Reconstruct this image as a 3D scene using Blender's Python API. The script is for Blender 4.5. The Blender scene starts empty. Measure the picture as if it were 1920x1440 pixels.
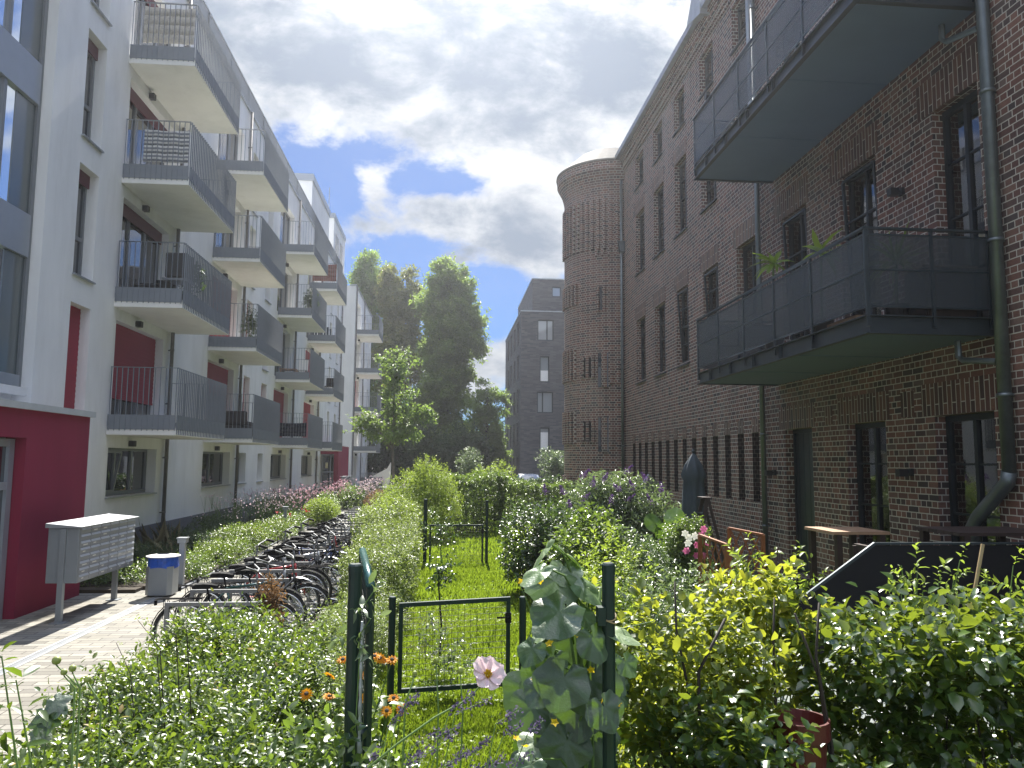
import bpy, math, random
import numpy as np
from mathutils import Matrix, Vector
R = math.radians
PI = math.pi
rng = np.random.default_rng(7)
random.seed(7)
SC = bpy.context.scene
COL = SC.collection
# ------------------------------------------------------------------ camera frame (for a real place: X right, Y along the alley, Z up)
FOC, CAMH = 1430.0, 2.45
dY = np.array([833-960, 864.5-720, FOC]); dY /= np.linalg.norm(dY)
dZ = np.array([110, -14020, FOC]); dZ -= dY*dZ.dot(dY); dZ /= np.linalg.norm(dZ)
dX = np.cross(dY, dZ)
MW = np.array([dX, dY, dZ])
def at(x, y, Y):
    r = MW @ np.array([x-960, y-720, FOC]); p = np.array([0, 0, CAMH]) + r*Y/r[1]
    return float(p[0]), float(p[1]), float(p[2])

# ------------------------------------------------------------------ mesh builder
class MB:
    def __init__(s): s.v = []; s.f = []; s.uvs = None
    def add(s, V, F):
        o = len(s.v); s.v.extend([tuple(p) for p in V]); s.f.extend([tuple(i+o for i in q) for q in F]); return s
    def box(s, x0, x1, y0, y1, z0, z1):
        return s.add([(x0,y0,z0),(x1,y0,z0),(x1,y1,z0),(x0,y1,z0),(x0,y0,z1),(x1,y0,z1),(x1,y1,z1),(x0,y1,z1)],
                     [(0,3,2,1),(4,5,6,7),(0,1,5,4),(1,2,6,5),(2,3,7,6),(3,0,4,7)])
    def obox(s, c, size, m=None):
        a, b, d = size[0]/2, size[1]/2, size[2]/2
        V = [Vector(p) for p in [(-a,-b,-d),(a,-b,-d),(a,b,-d),(-a,b,-d),(-a,-b,d),(a,-b,d),(a,b,d),(-a,b,d)]]
        if m is not None: V = [m @ p for p in V]
        return s.add([tuple(p + Vector(c)) for p in V], [(0,3,2,1),(4,5,6,7),(0,1,5,4),(1,2,6,5),(2,3,7,6),(3,0,4,7)])
    def quad(s, a, b, c, d): return s.add([a,b,c,d], [(0,1,2,3)])
    def tube(s, pts, r, n=6, cap=True, closed=False):
        P = [Vector(p) for p in pts]; k = len(P)
        rs = r if hasattr(r, '__len__') else [r]*k
        V = []; F = []; prev = None
        for i, p in enumerate(P):
            if closed: t = (P[(i+1) % k] - P[i-1])
            else: t = P[min(i+1, k-1)] - P[max(i-1, 0)]
            t.normalize()
            if prev is None:
                u = t.orthogonal().normalized()
            else:
                u = prev - t*prev.dot(t)
                u = u.normalized() if u.length > 1e-6 else t.orthogonal().normalized()
            prev = u; w = t.cross(u)
            for j in range(n):
                a = 2*PI*j/n; V.append(p + (u*math.cos(a) + w*math.sin(a))*rs[i])
        for i in range(k if closed else k-1):
            i2 = (i+1) % k
            for j in range(n):
                F.append((i*n+j, i*n+(j+1) % n, i2*n+(j+1) % n, i2*n+j))
        if cap and not closed:
            F.append(tuple(range(n-1, -1, -1))); F.append(tuple((k-1)*n+j for j in range(n)))
        return s.add(V, F)
    def bar(s, a, b, w, h):
        a = Vector(a); b = Vector(b); t = (b-a); L = t.length; t.normalize()
        up = Vector((0,0,1)) if abs(t.z) < .95 else Vector((1,0,0))
        sd = t.cross(up).normalized(); u = sd.cross(t)
        m = Matrix((t, sd, u)).transposed()
        return s.obox((a+b)/2, (L, w, h), m)
    def lathe(s, prof, c=(0,0,0), n=16, m=None, cap=True):
        V = []; F = []
        for r, z in prof:
            for j in range(n):
                a = 2*PI*j/n; p = Vector((r*math.cos(a), r*math.sin(a), z))
                if m is not None: p = m @ p
                V.append(p + Vector(c))
        for i in range(len(prof)-1):
            for j in range(n): F.append((i*n+j, i*n+(j+1) % n, (i+1)*n+(j+1) % n, (i+1)*n+j))
        if cap:
            F.append(tuple(range(n-1, -1, -1))); F.append(tuple((len(prof)-1)*n+j for j in range(n)))
        return s.add(V, F)
    def prism(s, poly, axis, a, b):
        n = len(poly)
        def P(p, t):
            return {'x': (t, p[0], p[1]), 'y': (p[0], t, p[1]), 'z': (p[0], p[1], t)}[axis]
        V = [P(p, a) for p in poly] + [P(p, b) for p in poly]
        F = [tuple(range(n-1, -1, -1)), tuple(range(n, 2*n))] + [(i, (i+1) % n, n+(i+1) % n, n+i) for i in range(n)]
        return s.add(V, F)
    def torus(s, c, axis, Rr, r, n=28, k=6):
        P = []
        for i in range(n):
            a = 2*PI*i/n
            P.append({'y': (c[0]+Rr*math.cos(a), c[1], c[2]+Rr*math.sin(a)), 'x': (c[0], c[1]+Rr*math.cos(a), c[2]+Rr*math.sin(a)),
                      'z': (c[0]+Rr*math.cos(a), c[1]+Rr*math.sin(a), c[2])}[axis])
        return s.tube(P, r, k, closed=True)

def woff(p):
    o = Vector((0,0,0))
    while p is not None: o = o + p.location; p = p.parent
    return o
def tag(o, label=None, cat=None, group=None, kind=None):
    if label: o['label'] = label
    if cat: o['category'] = cat
    if group: o['group'] = group
    if kind: o['kind'] = kind
    return o
def thing(name, label, cat, loc=(0,0,0), group=None):
    o = bpy.data.objects.new(name, None); COL.objects.link(o); o.location = loc; o.empty_display_size = .2
    return tag(o, label, cat, group)
def obj(name, mb, m, parent=None, smooth=False, bev=0, uv=None):
    me = bpy.data.meshes.new(name)
    off = woff(parent)
    V = [(p[0]-off.x, p[1]-off.y, p[2]-off.z) for p in mb.v] if off.length > 0 else mb.v
    me.from_pydata(V, [], mb.f)
    if uv:
        l = me.uv_layers.new(name='UVMap'); buf = np.zeros((len(me.loops), 2), dtype=np.float32)
        W = np.array(mb.v)
        for p in me.polygons:
            n = p.normal
            for li in p.loop_indices:
                q = W[me.loops[li].vertex_index]
                if callable(uv): c = uv(q, n)
                else:
                    c = (q[1], q[2]) if abs(n.x) > .7 else ((q[0], q[2]) if abs(n.y) > .7 else (q[1], q[0]))
                    if uv == 'rot': c = (c[1], c[0]+.02)
                buf[li] = c
        l.data.foreach_set('uv', buf.ravel())
    if smooth: me.polygons.foreach_set('use_smooth', [True]*len(me.polygons))
    me.materials.append(m)
    o = bpy.data.objects.new(name, me); COL.objects.link(o)
    if parent is not None: o.parent = parent
    if bev:
        b = o.modifiers.new('bevel', 'BEVEL'); b.width = bev; b.segments = 2; b.limit_method = 'ANGLE'
    return o
def copy_tree(o, parent=None, loc=None):
    c = o.copy(); COL.objects.link(c); c.parent = parent
    if loc is not None: c.location = loc
    for ch in list(o.children): copy_tree(ch, c)
    return c

# ------------------------------------------------------------------ materials
def nt(name):
    m = bpy.data.materials.new(name); m.use_nodes = True
    t = m.node_tree; t.nodes.clear()
    o = t.nodes.new('ShaderNodeOutputMaterial'); return m, t, o
def N(t, typ, **kw):
    n = t.nodes.new(typ)
    for k, v in kw.items():
        if k in n.inputs: n.inputs[k].default_value = v
        else: setattr(n, k, v)
    return n
def rgb(c): return (c[0], c[1], c[2], 1)
def mix(t, fac, a, b):
    n = t.nodes.new('ShaderNodeMix'); n.data_type = 'RGBA'
    for i, x in ((0, fac), (6, a), (7, b)):
        if isinstance(x, bpy.types.NodeSocket): t.links.new(x, n.inputs[i])
        elif i == 0: n.inputs[0].default_value = x
        else: n.inputs[i].default_value = rgb(x)
    return n.outputs[2]
def noise(t, scale, detail=4, rough=.6, vec=None, stretch=None):
    n = N(t, 'ShaderNodeTexNoise'); n.inputs['Scale'].default_value = scale; n.inputs['Detail'].default_value = detail; n.inputs['Roughness'].default_value = rough
    if vec is None:
        g = N(t, 'ShaderNodeNewGeometry'); vec = g.outputs['Position']
    if stretch:
        mp = N(t, 'ShaderNodeMapping'); mp.inputs['Scale'].default_value = stretch; t.links.new(vec, mp.inputs['Vector']); vec = mp.outputs[0]
    t.links.new(vec, n.inputs['Vector']); return n.outputs[0]
def ramp(t, fac, stops):
    n = N(t, 'ShaderNodeValToRGB'); e = n.color_ramp.elements
    while len(e) > 2: e.remove(e[-1])
    e[0].position, e[0].color = stops[0][0], rgb(stops[0][1]); e[1].position, e[1].color = stops[1][0], rgb(stops[1][1])
    for p, c in stops[2:]:
        q = e.new(p); q.color = rgb(c)
    t.links.new(fac, n.inputs[0]); return n.outputs[0]
def mat(name, c, rough=.6, metal=0, var=.12, scale=4, bump=0, bscale=60, spec=.5, streak=False, coat=0):
    m, t, o = nt(name)
    p = N(t, 'ShaderNodeBsdfPrincipled'); p.inputs['Roughness'].default_value = rough; p.inputs['Metallic'].default_value = metal
    p.inputs['Specular IOR Level'].default_value = spec
    if coat: p.inputs['Coat Weight'].default_value = coat
    fac = noise(t, scale, 6, .65, stretch=(1.2, 1.2, .4) if streak else None)
    a = tuple(x*(1-var) for x in c); b = tuple(min(1, x*(1+var)) for x in c)
    t.links.new(ramp(t, fac, [(.3, a), (.7, b)]), p.inputs['Base Color'])
    if bump:
        bn = N(t, 'ShaderNodeBump'); bn.inputs['Strength'].default_value = bump; bn.inputs['Distance'].default_value = .01
        t.links.new(noise(t, bscale, 3), bn.inputs['Height']); t.links.new(bn.outputs[0], p.inputs['Normal'])
    t.links.new(p.outputs[0], o.inputs[0]); return m
def weathered(name, c, dirt, foot=0):
    m = mat(name, c, .85, var=.05, scale=1.2, bump=.25, bscale=160, spec=.2, streak=True); t = m.node_tree
    p = [n for n in t.nodes if n.type == 'BSDF_PRINCIPLED'][0]; src = p.inputs['Base Color'].links[0].from_socket
    f = ramp(t, noise(t, 1.5, 7, .7, stretch=(1.2, 1.2, .22)), [(.5, (0,)*3), (.78, (.32,)*3)])
    col = mix(t, f, src, dirt)
    f2 = ramp(t, noise(t, .5, 5, .6), [(.45, (0,)*3), (.75, (.16,)*3)]); col = mix(t, f2, col, dirt)
    t.links.new(col, p.inputs['Base Color']); return m
def leafmat(name, stops, trans, tr=.42, rough=.42, spec=.5, nscale=0):
    """stops: leaf colours over the per-leaf tint; trans: the light that shines through a leaf"""
    m, t, o = nt(name)
    at_ = N(t, 'ShaderNodeAttribute', attribute_name='tint')
    c = ramp(t, at_.outputs['Fac'], stops)
    p = N(t, 'ShaderNodeBsdfPrincipled'); p.inputs['Roughness'].default_value = rough; p.inputs['Specular IOR Level'].default_value = spec
    t.links.new(c, p.inputs['Base Color'])
    tl = N(t, 'ShaderNodeBsdfTranslucent')
    t.links.new(mix(t, .65, c, trans), tl.inputs['Color'])
    if nscale:
        bn = N(t, 'ShaderNodeBump'); bn.inputs['Strength'].default_value = .5; bn.inputs['Distance'].default_value = .006
        t.links.new(noise(t, nscale, 3), bn.inputs['Height']); t.links.new(bn.outputs[0], p.inputs['Normal'])
    ms = N(t, 'ShaderNodeMixShader'); ms.inputs[0].default_value = tr
    t.links.new(p.outputs[0], ms.inputs[1]); t.links.new(tl.outputs[0], ms.inputs[2]); t.links.new(ms.outputs[0], o.inputs[0])
    return m
def glass_dark(name, c=(.015, .02, .025), rough=.02, spec=1.0):
    m, t, o = nt(name)
    p = N(t, 'ShaderNodeBsdfPrincipled'); p.inputs['Base Color'].default_value = rgb(c); p.inputs['Roughness'].default_value = rough
    p.inputs['Specular IOR Level'].default_value = spec; p.inputs['IOR'].default_value = 1.9
    bn = N(t, 'ShaderNodeBump'); bn.inputs['Strength'].default_value = .04; bn.inputs['Distance'].default_value = .05
    t.links.new(noise(t, .9, 1), bn.inputs['Height']); t.links.new(bn.outputs[0], p.inputs['Normal'])
    t.links.new(p.outputs[0], o.inputs[0]); return m
def glass_clear(name, tint=(.75, .8, .8)):
    m, t, o = nt(name)
    tr = N(t, 'ShaderNodeBsdfTransparent', Color=rgb(tint)); gl = N(t, 'ShaderNodeBsdfGlossy', Roughness=.02)
    fr = N(t, 'ShaderNodeFresnel', IOR=2.5); ms = N(t, 'ShaderNodeMixShader')
    t.links.new(fr.outputs[0], ms.inputs[0]); t.links.new(tr.outputs[0], ms.inputs[1]); t.links.new(gl.outputs[0], ms.inputs[2])
    t.links.new(ms.outputs[0], o.inputs[0]); return m
def perforated(name, c, scale, hole=.3, open_=None, rough=.4):
    m, t, o = nt(name)
    p = N(t, 'ShaderNodeBsdfPrincipled'); p.inputs['Base Color'].default_value = rgb(c); p.inputs['Roughness'].default_value = rough; p.inputs['Metallic'].default_value = .3
    tr = N(t, 'ShaderNodeBsdfTransparent'); ms = N(t, 'ShaderNodeMixShader')
    if open_ is not None: ms.inputs[0].default_value = open_
    else:
        g = N(t, 'ShaderNodeNewGeometry'); v = N(t, 'ShaderNodeTexVoronoi'); v.inputs['Scale'].default_value = scale; v.inputs['Randomness'].default_value = 0
        t.links.new(g.outputs['Position'], v.inputs['Vector'])
        l = N(t, 'ShaderNodeMath', operation='LESS_THAN'); l.inputs[1].default_value = hole
        t.links.new(v.outputs['Distance'], l.inputs[0]); t.links.new(l.outputs[0], ms.inputs[0])
    t.links.new(p.outputs[0], ms.inputs[1]); t.links.new(tr.outputs[0], ms.inputs[2]); t.links.new(ms.outputs[0], o.inputs[0]); return m
def brick(name, stops, mortar, bw=.27, bh=.1, ms=.011, squash=.5, bump=.5, rough=.75):
    m, t, o = nt(name)
    uv = N(t, 'ShaderNodeUVMap'); b = N(t, 'ShaderNodeTexBrick')
    b.offset = .5; b.offset_frequency = 2; b.squash = squash; b.squash_frequency = 2
    b.inputs['Color1'].default_value = (0,0,0,1); b.inputs['Color2'].default_value = (1,1,1,1); b.inputs['Mortar'].default_value = (.5,.5,.5,1)
    b.inputs['Scale'].default_value = 1; b.inputs['Mortar Size'].default_value = ms; b.inputs['Mortar Smooth'].default_value = .15
    b.inputs['Brick Width'].default_value = bw; b.inputs['Row Height'].default_value = bh
    # slightly uneven laying
    nz = N(t, 'ShaderNodeTexNoise'); nz.inputs['Scale'].default_value = 3.0; t.links.new(uv.outputs[0], nz.inputs['Vector'])
    vm = N(t, 'ShaderNodeVectorMath', operation='MULTIPLY_ADD'); vm.inputs[1].default_value = (.012, .012, 0)
    t.links.new(nz.outputs['Color'], vm.inputs[0]); t.links.new(uv.outputs[0], vm.inputs[2]); t.links.new(vm.outputs[0], b.inputs['Vector'])
    col = ramp(t, b.outputs['Color'], stops)
    fine = noise(t, 35, 4); big = noise(t, .7, 3)
    col = mix(t, ramp(t, fine, [(.35, (.0,)*3), (.75, (.35,)*3)]), col, tuple(x*.45 for x in stops[0][1]))
    mc = ramp(t, big, [(.3, tuple(x*.75 for x in mortar)), (.7, mortar)])
    c = mix(t, b.outputs['Fac'], col, mc)
    c = mix(t, ramp(t, big, [(.42, (0,)*3), (.75, (.38,)*3)]), c, tuple(x*.5 for x in stops[-1][1]))
    pale = noise(t, .33, 6, .7, stretch=(1, 1, .45)); c = mix(t, ramp(t, pale, [(.52, (0,)*3), (.72, (.26,)*3)]), c, tuple(.55*m_ for m_ in mortar))
    p = N(t, 'ShaderNodeBsdfPrincipled'); p.inputs['Roughness'].default_value = rough; p.inputs['Specular IOR Level'].default_value = .35
    t.links.new(c, p.inputs['Base Color'])
    h = N(t, 'ShaderNodeMath', operation='MULTIPLY_ADD'); h.inputs[1].default_value = -1; t.links.new(b.outputs['Fac'], h.inputs[0])
    f2 = N(t, 'ShaderNodeMath', operation='MULTIPLY'); f2.inputs[1].default_value = .5; t.links.new(fine, f2.inputs[0]); t.links.new(f2.outputs[0], h.inputs[2])
    bn = N(t, 'ShaderNodeBump'); bn.inputs['Strength'].default_value = bump; bn.inputs['Distance'].default_value = .012
    t.links.new(h.outputs[0], bn.inputs['Height']); t.links.new(bn.outputs[0], p.inputs['Normal'])
    t.links.new(p.outputs[0], o.inputs[0]); return m

M = {}
M['plaster'] = mat('white_plaster', (.80, .80, .79), .85, var=.055, scale=1.3, bump=.25, bscale=160, spec=.2, streak=True)
M['slab'] = mat('painted_concrete', (.78, .77, .73), .8, var=.05, scale=2, spec=.2)
M['plinth'] = mat('grey_plinth', (.16, .165, .18), .85, var=.12, bump=.2, bscale=90)
M['red'] = mat('dark_red_plaster', (.23, .025, .055), .8, var=.14, scale=1.2, bump=.2, bscale=140, spec=.25, streak=True)
M['shutter'] = mat('red_shutter', (.30, .012, .04), .5, var=.08, scale=2)
M['shutter_box_shaded'] = mat('shaded_shutter_box_red', (.10, .014, .03), .6, var=.08)  # shutter red darkened: shade at the window heads is put into the colour
M['railing'] = mat('railing_grey', (.195, .215, .24), .5, .25, var=.06)
M['frame'] = mat('window_frame_grey', (.20, .215, .23), .45, .2, var=.06)
M['spandrel'] = mat('spandrel_panel', (.33, .36, .40), .35, .35, var=.04)
M['zinc'] = mat('zinc', (.36, .38, .40), .45, .6, var=.15, scale=3)
M['pipe'] = mat('downpipe_zinc', (.17, .165, .16), .5, .5, var=.2, scale=5)
M['pane'] = glass_dark('dark_window_glass')
M['pane_sky'] = mat('coated_glass', (.78, .84, .90), .03, .92, var=.02, scale=.4)
M['clear'] = glass_clear('clear_glass', (.9, .93, .93))
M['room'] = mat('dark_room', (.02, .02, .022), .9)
M['curtain'] = mat('curtain', (.80, .80, .78), .9, var=.1, scale=14)
M['lamp'] = mat('black_lamp', (.02, .02, .022), .5)
M['steel'] = mat('dark_steel', (.022, .03, .038), .45, .3, var=.15)
M['steel_mid'] = mat('steel_mid', (.045, .06, .07), .4, .5, var=.1)
M['soffit'] = mat('grey_soffit', (.12, .18, .29), .5, .1, var=.06, scale=1.2)
M['mesh'] = perforated('fine_metal_mesh', (.06, .075, .09), 1, open_=.38)
M['perf'] = perforated('perforated_sheet', (.008, .008, .012), 52, hole=.34, rough=.7)
M['brick'] = brick('clinker_brick', [(.0, (.055, .042, .043)), (.25, (.115, .06, .052)), (.5, (.19, .082, .063)), (.78, (.255, .12, .088)), (1., (.15, .105, .092))], (.66, .60, .51), ms=.0085)
M['soldier'] = brick('soldier_brick', [(.0, (.06, .036, .034)), (.5, (.13, .06, .05)), (1., (.20, .095, .065))], (.62, .56, .47), ms=.0085, bw=.52, bh=.1, squash=1)
M['greybrick'] = brick('grey_brick', [(.0, (.055, .056, .065)), (.5, (.085, .085, .095)), (1., (.125, .12, .125))], (.10, .10, .105), bw=.5, bh=.12, squash=1, bump=.3)
M['wood'] = mat('oiled_wood', (.26, .09, .03), .55, var=.25, scale=9)
M['wood_dark'] = mat('dark_wood', (.035, .02, .016), .6, var=.3, scale=9)
M['wood_pale'] = mat('pale_wood', (.36, .22, .13), .6, var=.2, scale=9)
M['post'] = mat('green_black_post', (.008, .025, .022), .35, .1, var=.15, scale=10)
M['post_light'] = mat('weathered_green_rail', (.03, .09, .08), .25, .2, var=.2, scale=10)
M['wire'] = mat('green_wire', (.006, .016, .014), .5)
M['hoop'] = mat('galvanised_steel', (.17, .175, .18), .5, .4, var=.15, scale=8)
M['rubber'] = mat('tyre_rubber', (.012, .012, .013), .7)
M['black'] = mat('black_plastic', (.010, .010, .011), .78, spec=.15)
M['chrome'] = mat('bright_metal', (.55, .56, .57), .25, .9)
M['sheet'] = mat('powder_coated_grey', (.24, .26, .275), .4, .3, var=.05)
M['slot'] = mat('letter_flap', (.62, .64, .66), .3, .6, var=.05)
M['bag'] = mat('blue_bag', (.01, .07, .38), .35, var=.3, scale=14)
M['bark'] = mat('bark', (.05, .038, .028), .9, var=.35, scale=10, bump=.6, bscale=25)
M['bark_pale'] = mat('pale_bark', (.16, .14, .11), .9, var=.3, scale=8, bump=.4, bscale=25)
M['stem'] = mat('green_stem', (.10, .17, .04), .6, var=.2)
M['twig'] = mat('dark_twig', (.022, .016, .012), .8, var=.3)
M['soil'] = mat('garden_soil', (.045, .033, .022), .95, var=.4, scale=3, bump=.8, bscale=18)
M['canvas'] = mat('parasol_canvas', (.045, .06, .072), .85, var=.15, scale=3)
M['pot'] = mat('red_pot', (.085, .012, .010), .45, var=.15)
M['polycarb'] = mat('pale_twinwall_sheet', (.28, .30, .29), .25, var=.08)
M['bamboo'] = mat('bamboo_cane', (.34, .25, .13), .5, var=.2, scale=20)

M['plaster'] = weathered('white_render', (.81, .81, .80), (.50, .49, .45)); M['red'] = weathered('red_render', (.23, .025, .055), (.13, .03, .045)); M['slab'] = weathered('painted_concrete', (.78, .77, .73), (.52, .50, .45))
# ================================================================== setting: sheets of ground
def sheet(name, x0, x1, y0, y1, z, m, n=1):
    mb = MB().quad((x0,y0,z),(x1,y0,z),(x1,y1,z),(x0,y1,z))
    return tag(obj(name, mb, m), kind='structure')
def grassground():
    m, t, o = nt('lawn_ground'); p = N(t, 'ShaderNodeBsdfPrincipled', Roughness=.95)
    p.inputs['Specular IOR Level'].default_value = .1
    c = ramp(t, noise(t, 2.2, 6), [(.3, (.05, .075, .02)), (.5, (.09, .14, .025)), (.72, (.15, .15, .05))])
    t.links.new(c, p.inputs['Base Color']); t.links.new(p.outputs[0], o.inputs[0]); return m
def paving():
    m, t, o = nt('clinker_paving'); g = N(t, 'ShaderNodeNewGeometry')
    b = N(t, 'ShaderNodeTexBrick'); b.offset = .5; b.squash = 1
    for k, v in (('Color1', (0,0,0,1)), ('Color2', (1,1,1,1)), ('Mortar', (.5,.5,.5,1)), ('Scale', 1), ('Mortar Size', .007), ('Mortar Smooth', .2), ('Brick Width', .42), ('Row Height', .14)): b.inputs[k].default_value = v
    t.links.new(g.outputs['Position'], b.inputs['Vector'])
    c = ramp(t, b.outputs['Color'], [(.0, (.155, .145, .125)), (.35, (.235, .222, .19)), (.7, (.30, .282, .24)), (1., (.205, .198, .18))])
    c = mix(t, ramp(t, noise(t, 1.3, 6), [(.42, (0,)*3), (.72, (.5,)*3)]), c, (.13, .125, .095))
    c = mix(t, ramp(t, noise(t, 26, 4), [(.5, (0,)*3), (.7, (.3,)*3)]), c, (.12, .11, .10))
    c = mix(t, b.outputs['Fac'], c, (.055, .05, .042))
    p = N(t, 'ShaderNodeBsdfPrincipled', Roughness=.8); p.inputs['Specular IOR Level'].default_value = .3; t.links.new(c, p.inputs['Base Color'])
    h = N(t, 'ShaderNodeMath', operation='SUBTRACT'); h.inputs[0].default_value = 1; t.links.new(b.outputs['Fac'], h.inputs[1])
    bn = N(t, 'ShaderNodeBump'); bn.inputs['Strength'].default_value = .5; bn.inputs['Distance'].default_value = .008; t.links.new(h.outputs[0], bn.inputs['Height']); t.links.new(bn.outputs[0], p.inputs['Normal'])
    t.links.new(p.outputs[0], o.inputs[0]); return m
M['lawn'] = grassground(); M['paving'] = paving()
M['asphalt'] = mat('asphalt', (.06, .06, .062), .9, var=.2, bump=.3)
sheet('ground', -400, 400, -60, 700, -.012, M['soil'])
sheet('path', -7.6, -2.05, -4, 62, 0.0, M['paving'])
sheet('lawn', -1.9, 6.9, -3, 52, 0.0, M['lawn'])
sheet('road', -40, 60, 56.5, 64.5, .004, M['asphalt'])
bed = MB().box(-7.58, -4.95, 15.2, 41, -.01, .07).box(-7.58, -5.6, 14.85, 15.19, -.01, .06)
tag(obj('planting_bed', bed, M['soil']), kind='structure')
# kerb stone that edges the planting bed
kb = MB()
for i in range(26): kb.box(-4.945, -4.88, 15.2+i, 16.19+i, -.01, .035)
tag(obj('bed_kerb', kb, M['plinth']), kind='structure')
dr = MB().box(-5.11, -5.075, 6, 15.1, -.01, .006).box(-4.985, -4.95, 6, 15.1, -.01, .006)
for i in range(300): dr.box(-5.07, -4.99, 6+i*.03, 6.018+i*.03, -.005, .003)
tag(obj('drainage_channel', dr, M['zinc']), 'slotted steel drainage channel set in the clinker paving beside the letterboxes', 'drain')

# ================================================================== white apartment building
LB = thing('apartment_building', 'long white rendered apartment block with grey railed balconies and red shutters', 'building', (-10, 35, 0))
XL = -7.6; FH = 2.93
holes = []   # y0,y1,z0,z1,kind
ROW0 = [(18.1,21.05,'g3'),(24.95,28.05,'g2'),(29.2,30.25,'n'),(32.1,33.0,'n'),(34.5,37.7,'g2'),(41.75,45.0,'g2'),(46.2,47.3,'n')]
for a,b,k in ROW0: holes.append((a,b,1.57,2.7,k,0))
for k in range(4):
    z = FH*k
    for a,b in ((18.12,21.1),(25.0,28.05),(34.55,37.7),(41.85,45.1)): holes.append((a,b,3.26+z,5.64+z,'f',k))
    for a,b in ((15.95,16.83),(29.45,30.35),(32.25,33.2),(46.2,47.1),(50.2,51.0),(53.2,54.1)): holes.append((a,b,3.28+z,5.62+z,'n',k))
def wall_x(X, y0, y1, z0, z1, hs, depth, sgn, mb=None, uvrow=None):
    """wall in the plane X with openings; reveals go `depth` behind it (sgn = direction of the inside)"""
    mb = mb or MB()
    ys = sorted({y0, y1, *[h[0] for h in hs], *[h[1] for h in hs]}); zs = sorted({z0, z1, *[h[2] for h in hs], *[h[3] for h in hs]})
    ys = [y for y in ys if y0 <= y <= y1]; zs = [z for z in zs if z0 <= z <= z1]
    for j in range(len(zs)-1):
        zc = (zs[j]+zs[j+1])/2; run = None
        for i in range(len(ys)-1):
            yc = (ys[i]+ys[i+1])/2
            hole = any(h[0] < yc < h[1] and h[2] < zc < h[3] for h in hs)
            if not hole and run is None: run = ys[i]
            if hole and run is not None: _wq(mb, X, run, ys[i], zs[j], zs[j+1], sgn); run = None
        if run is not None: _wq(mb, X, run, ys[-1], zs[j], zs[j+1], sgn)
    D = X + sgn*depth
    for h in hs:
        a,b,c,d = h[:4]
        if len(h) == 5 and h[4] == 'slit': continue
        mb.quad((X,a,c),(D,a,c),(D,a,d),(X,a,d)); mb.quad((D,b,c),(X,b,c),(X,b,d),(D,b,d))
        mb.quad((X,a,d),(D,a,d),(D,b,d),(X,b,d)); mb.quad((D,a,c),(X,a,c),(X,b,c),(D,b,c))
    return mb
def _wq(mb, X, a, b, c, d, sgn):
    if sgn < 0: mb.quad((X,a,c),(X,b,c),(X,b,d),(X,a,d))
    else: mb.quad((X,b,c),(X,a,c),(X,a,d),(X,b,d))
DEP = .3
Wm = wall_x(XL, 14.73, 56.6, .75, 15.6, holes, DEP, -1)
wall_x(XL, 0, 14.73, 15.0, 15.6, [], 0, -1, Wm)
# jamb of the stair glazing, far return, roof and rear
Wm.quad((XL,14.73,3.4),(XL,14.73,15.6),(-7.95,14.73,15.6),(-7.95,14.73,3.4))
Wm.box(-20, XL-.002-DEP-.05, -4, 56.5, -.1, 15.4)
obj('wall', Wm, M['plaster'], LB)
pl = MB().box(XL-.01, XL+.035, 14.7, 56.6, -.05, .75)
obj('plinth', pl, M['plinth'], LB)
wi = MB()
for (a,b) in ((14.73,18.0),(21.6,24.9),(28.6,34.4),(38.4,41.6),(45.9,56.6)): pass
# windows
def win_left(a, b, c, d, kind, k, sh=0.0, X=XL, leaf=None):
    D = X - DEP + .012; t = .07
    fr = MB().box(D-.05, D+.05, a+.003, a+t, c+.003, d-.003).box(D-.05, D+.05, b-t, b-.003, c+.003, d-.003).box(D-.05, D+.05, a+t, b-t, d-t, d-.003).box(D-.05, D+.05, a+t, b-t, c+.003, c+t+.03)
    w = b-a
    if kind in ('f','g2','g3'):
        n = 3 if kind in ('f','g3') else 2
        for i in range(1, n): fr.box(D-.045, D+.045, a+w*i/n-.05, a+w*i/n+.05, c+t, d-t)
    else:
        if d-c > 1.5: fr.box(D-.045, D+.045, a+t, b-t, c+.85, c+.93)
    f = obj('window', fr, M['frame'], LB)
    obj('pane', MB().box(D-.012, D+.004, a+t-.01, b-t+.01, c+t, d-t+.01), M['pane'], f)
    if kind == 'g3':   # a tilted casement
        ti = MB(); y0, y1 = a+.1, a+w/3-.06
        for (p, q) in (((D+.05,y0,c+.12),(D+.05+.0,y1,c+.12)),((D+.2,y0,d-.1),(D+.2,y1,d-.1)),((D+.05,y0,c+.12),(D+.2,y0,d-.1)),((D+.05,y1,c+.12),(D+.2,y1,d-.1))): ti.bar(p, q, .05, .05)
        obj('casement', ti, M['frame'], f)
    if kind != 'f':
        obj('sill', MB().box(D+.02, X+.06, a-.03, b+.03, c-.035, c-.004), M['zinc'], f)
    if 0 < sh < .2: obj('shutter', MB().box(D+.06, D+.1, a+.006, b-.006, d-(d-c)*sh, d-.004), M['shutter_box_shaded'], f)
    elif sh > 0:
        z1 = d-.004; z0 = d-(d-c-.05)*sh
        s = MB(); n = max(2, int((z1-z0)/.055)); dz = (z1-z0)/n
        for i in range(n): s.box(D+.06, D+.085+.006*(i % 2), a+.006, b-.006, z0+i*dz, z0+(i+1)*dz)
        s.box(D+.055, D+.10, a+.006, b-.006, z0-.05, z0)
        obj('shutter', s, M['shutter'], f)
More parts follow.
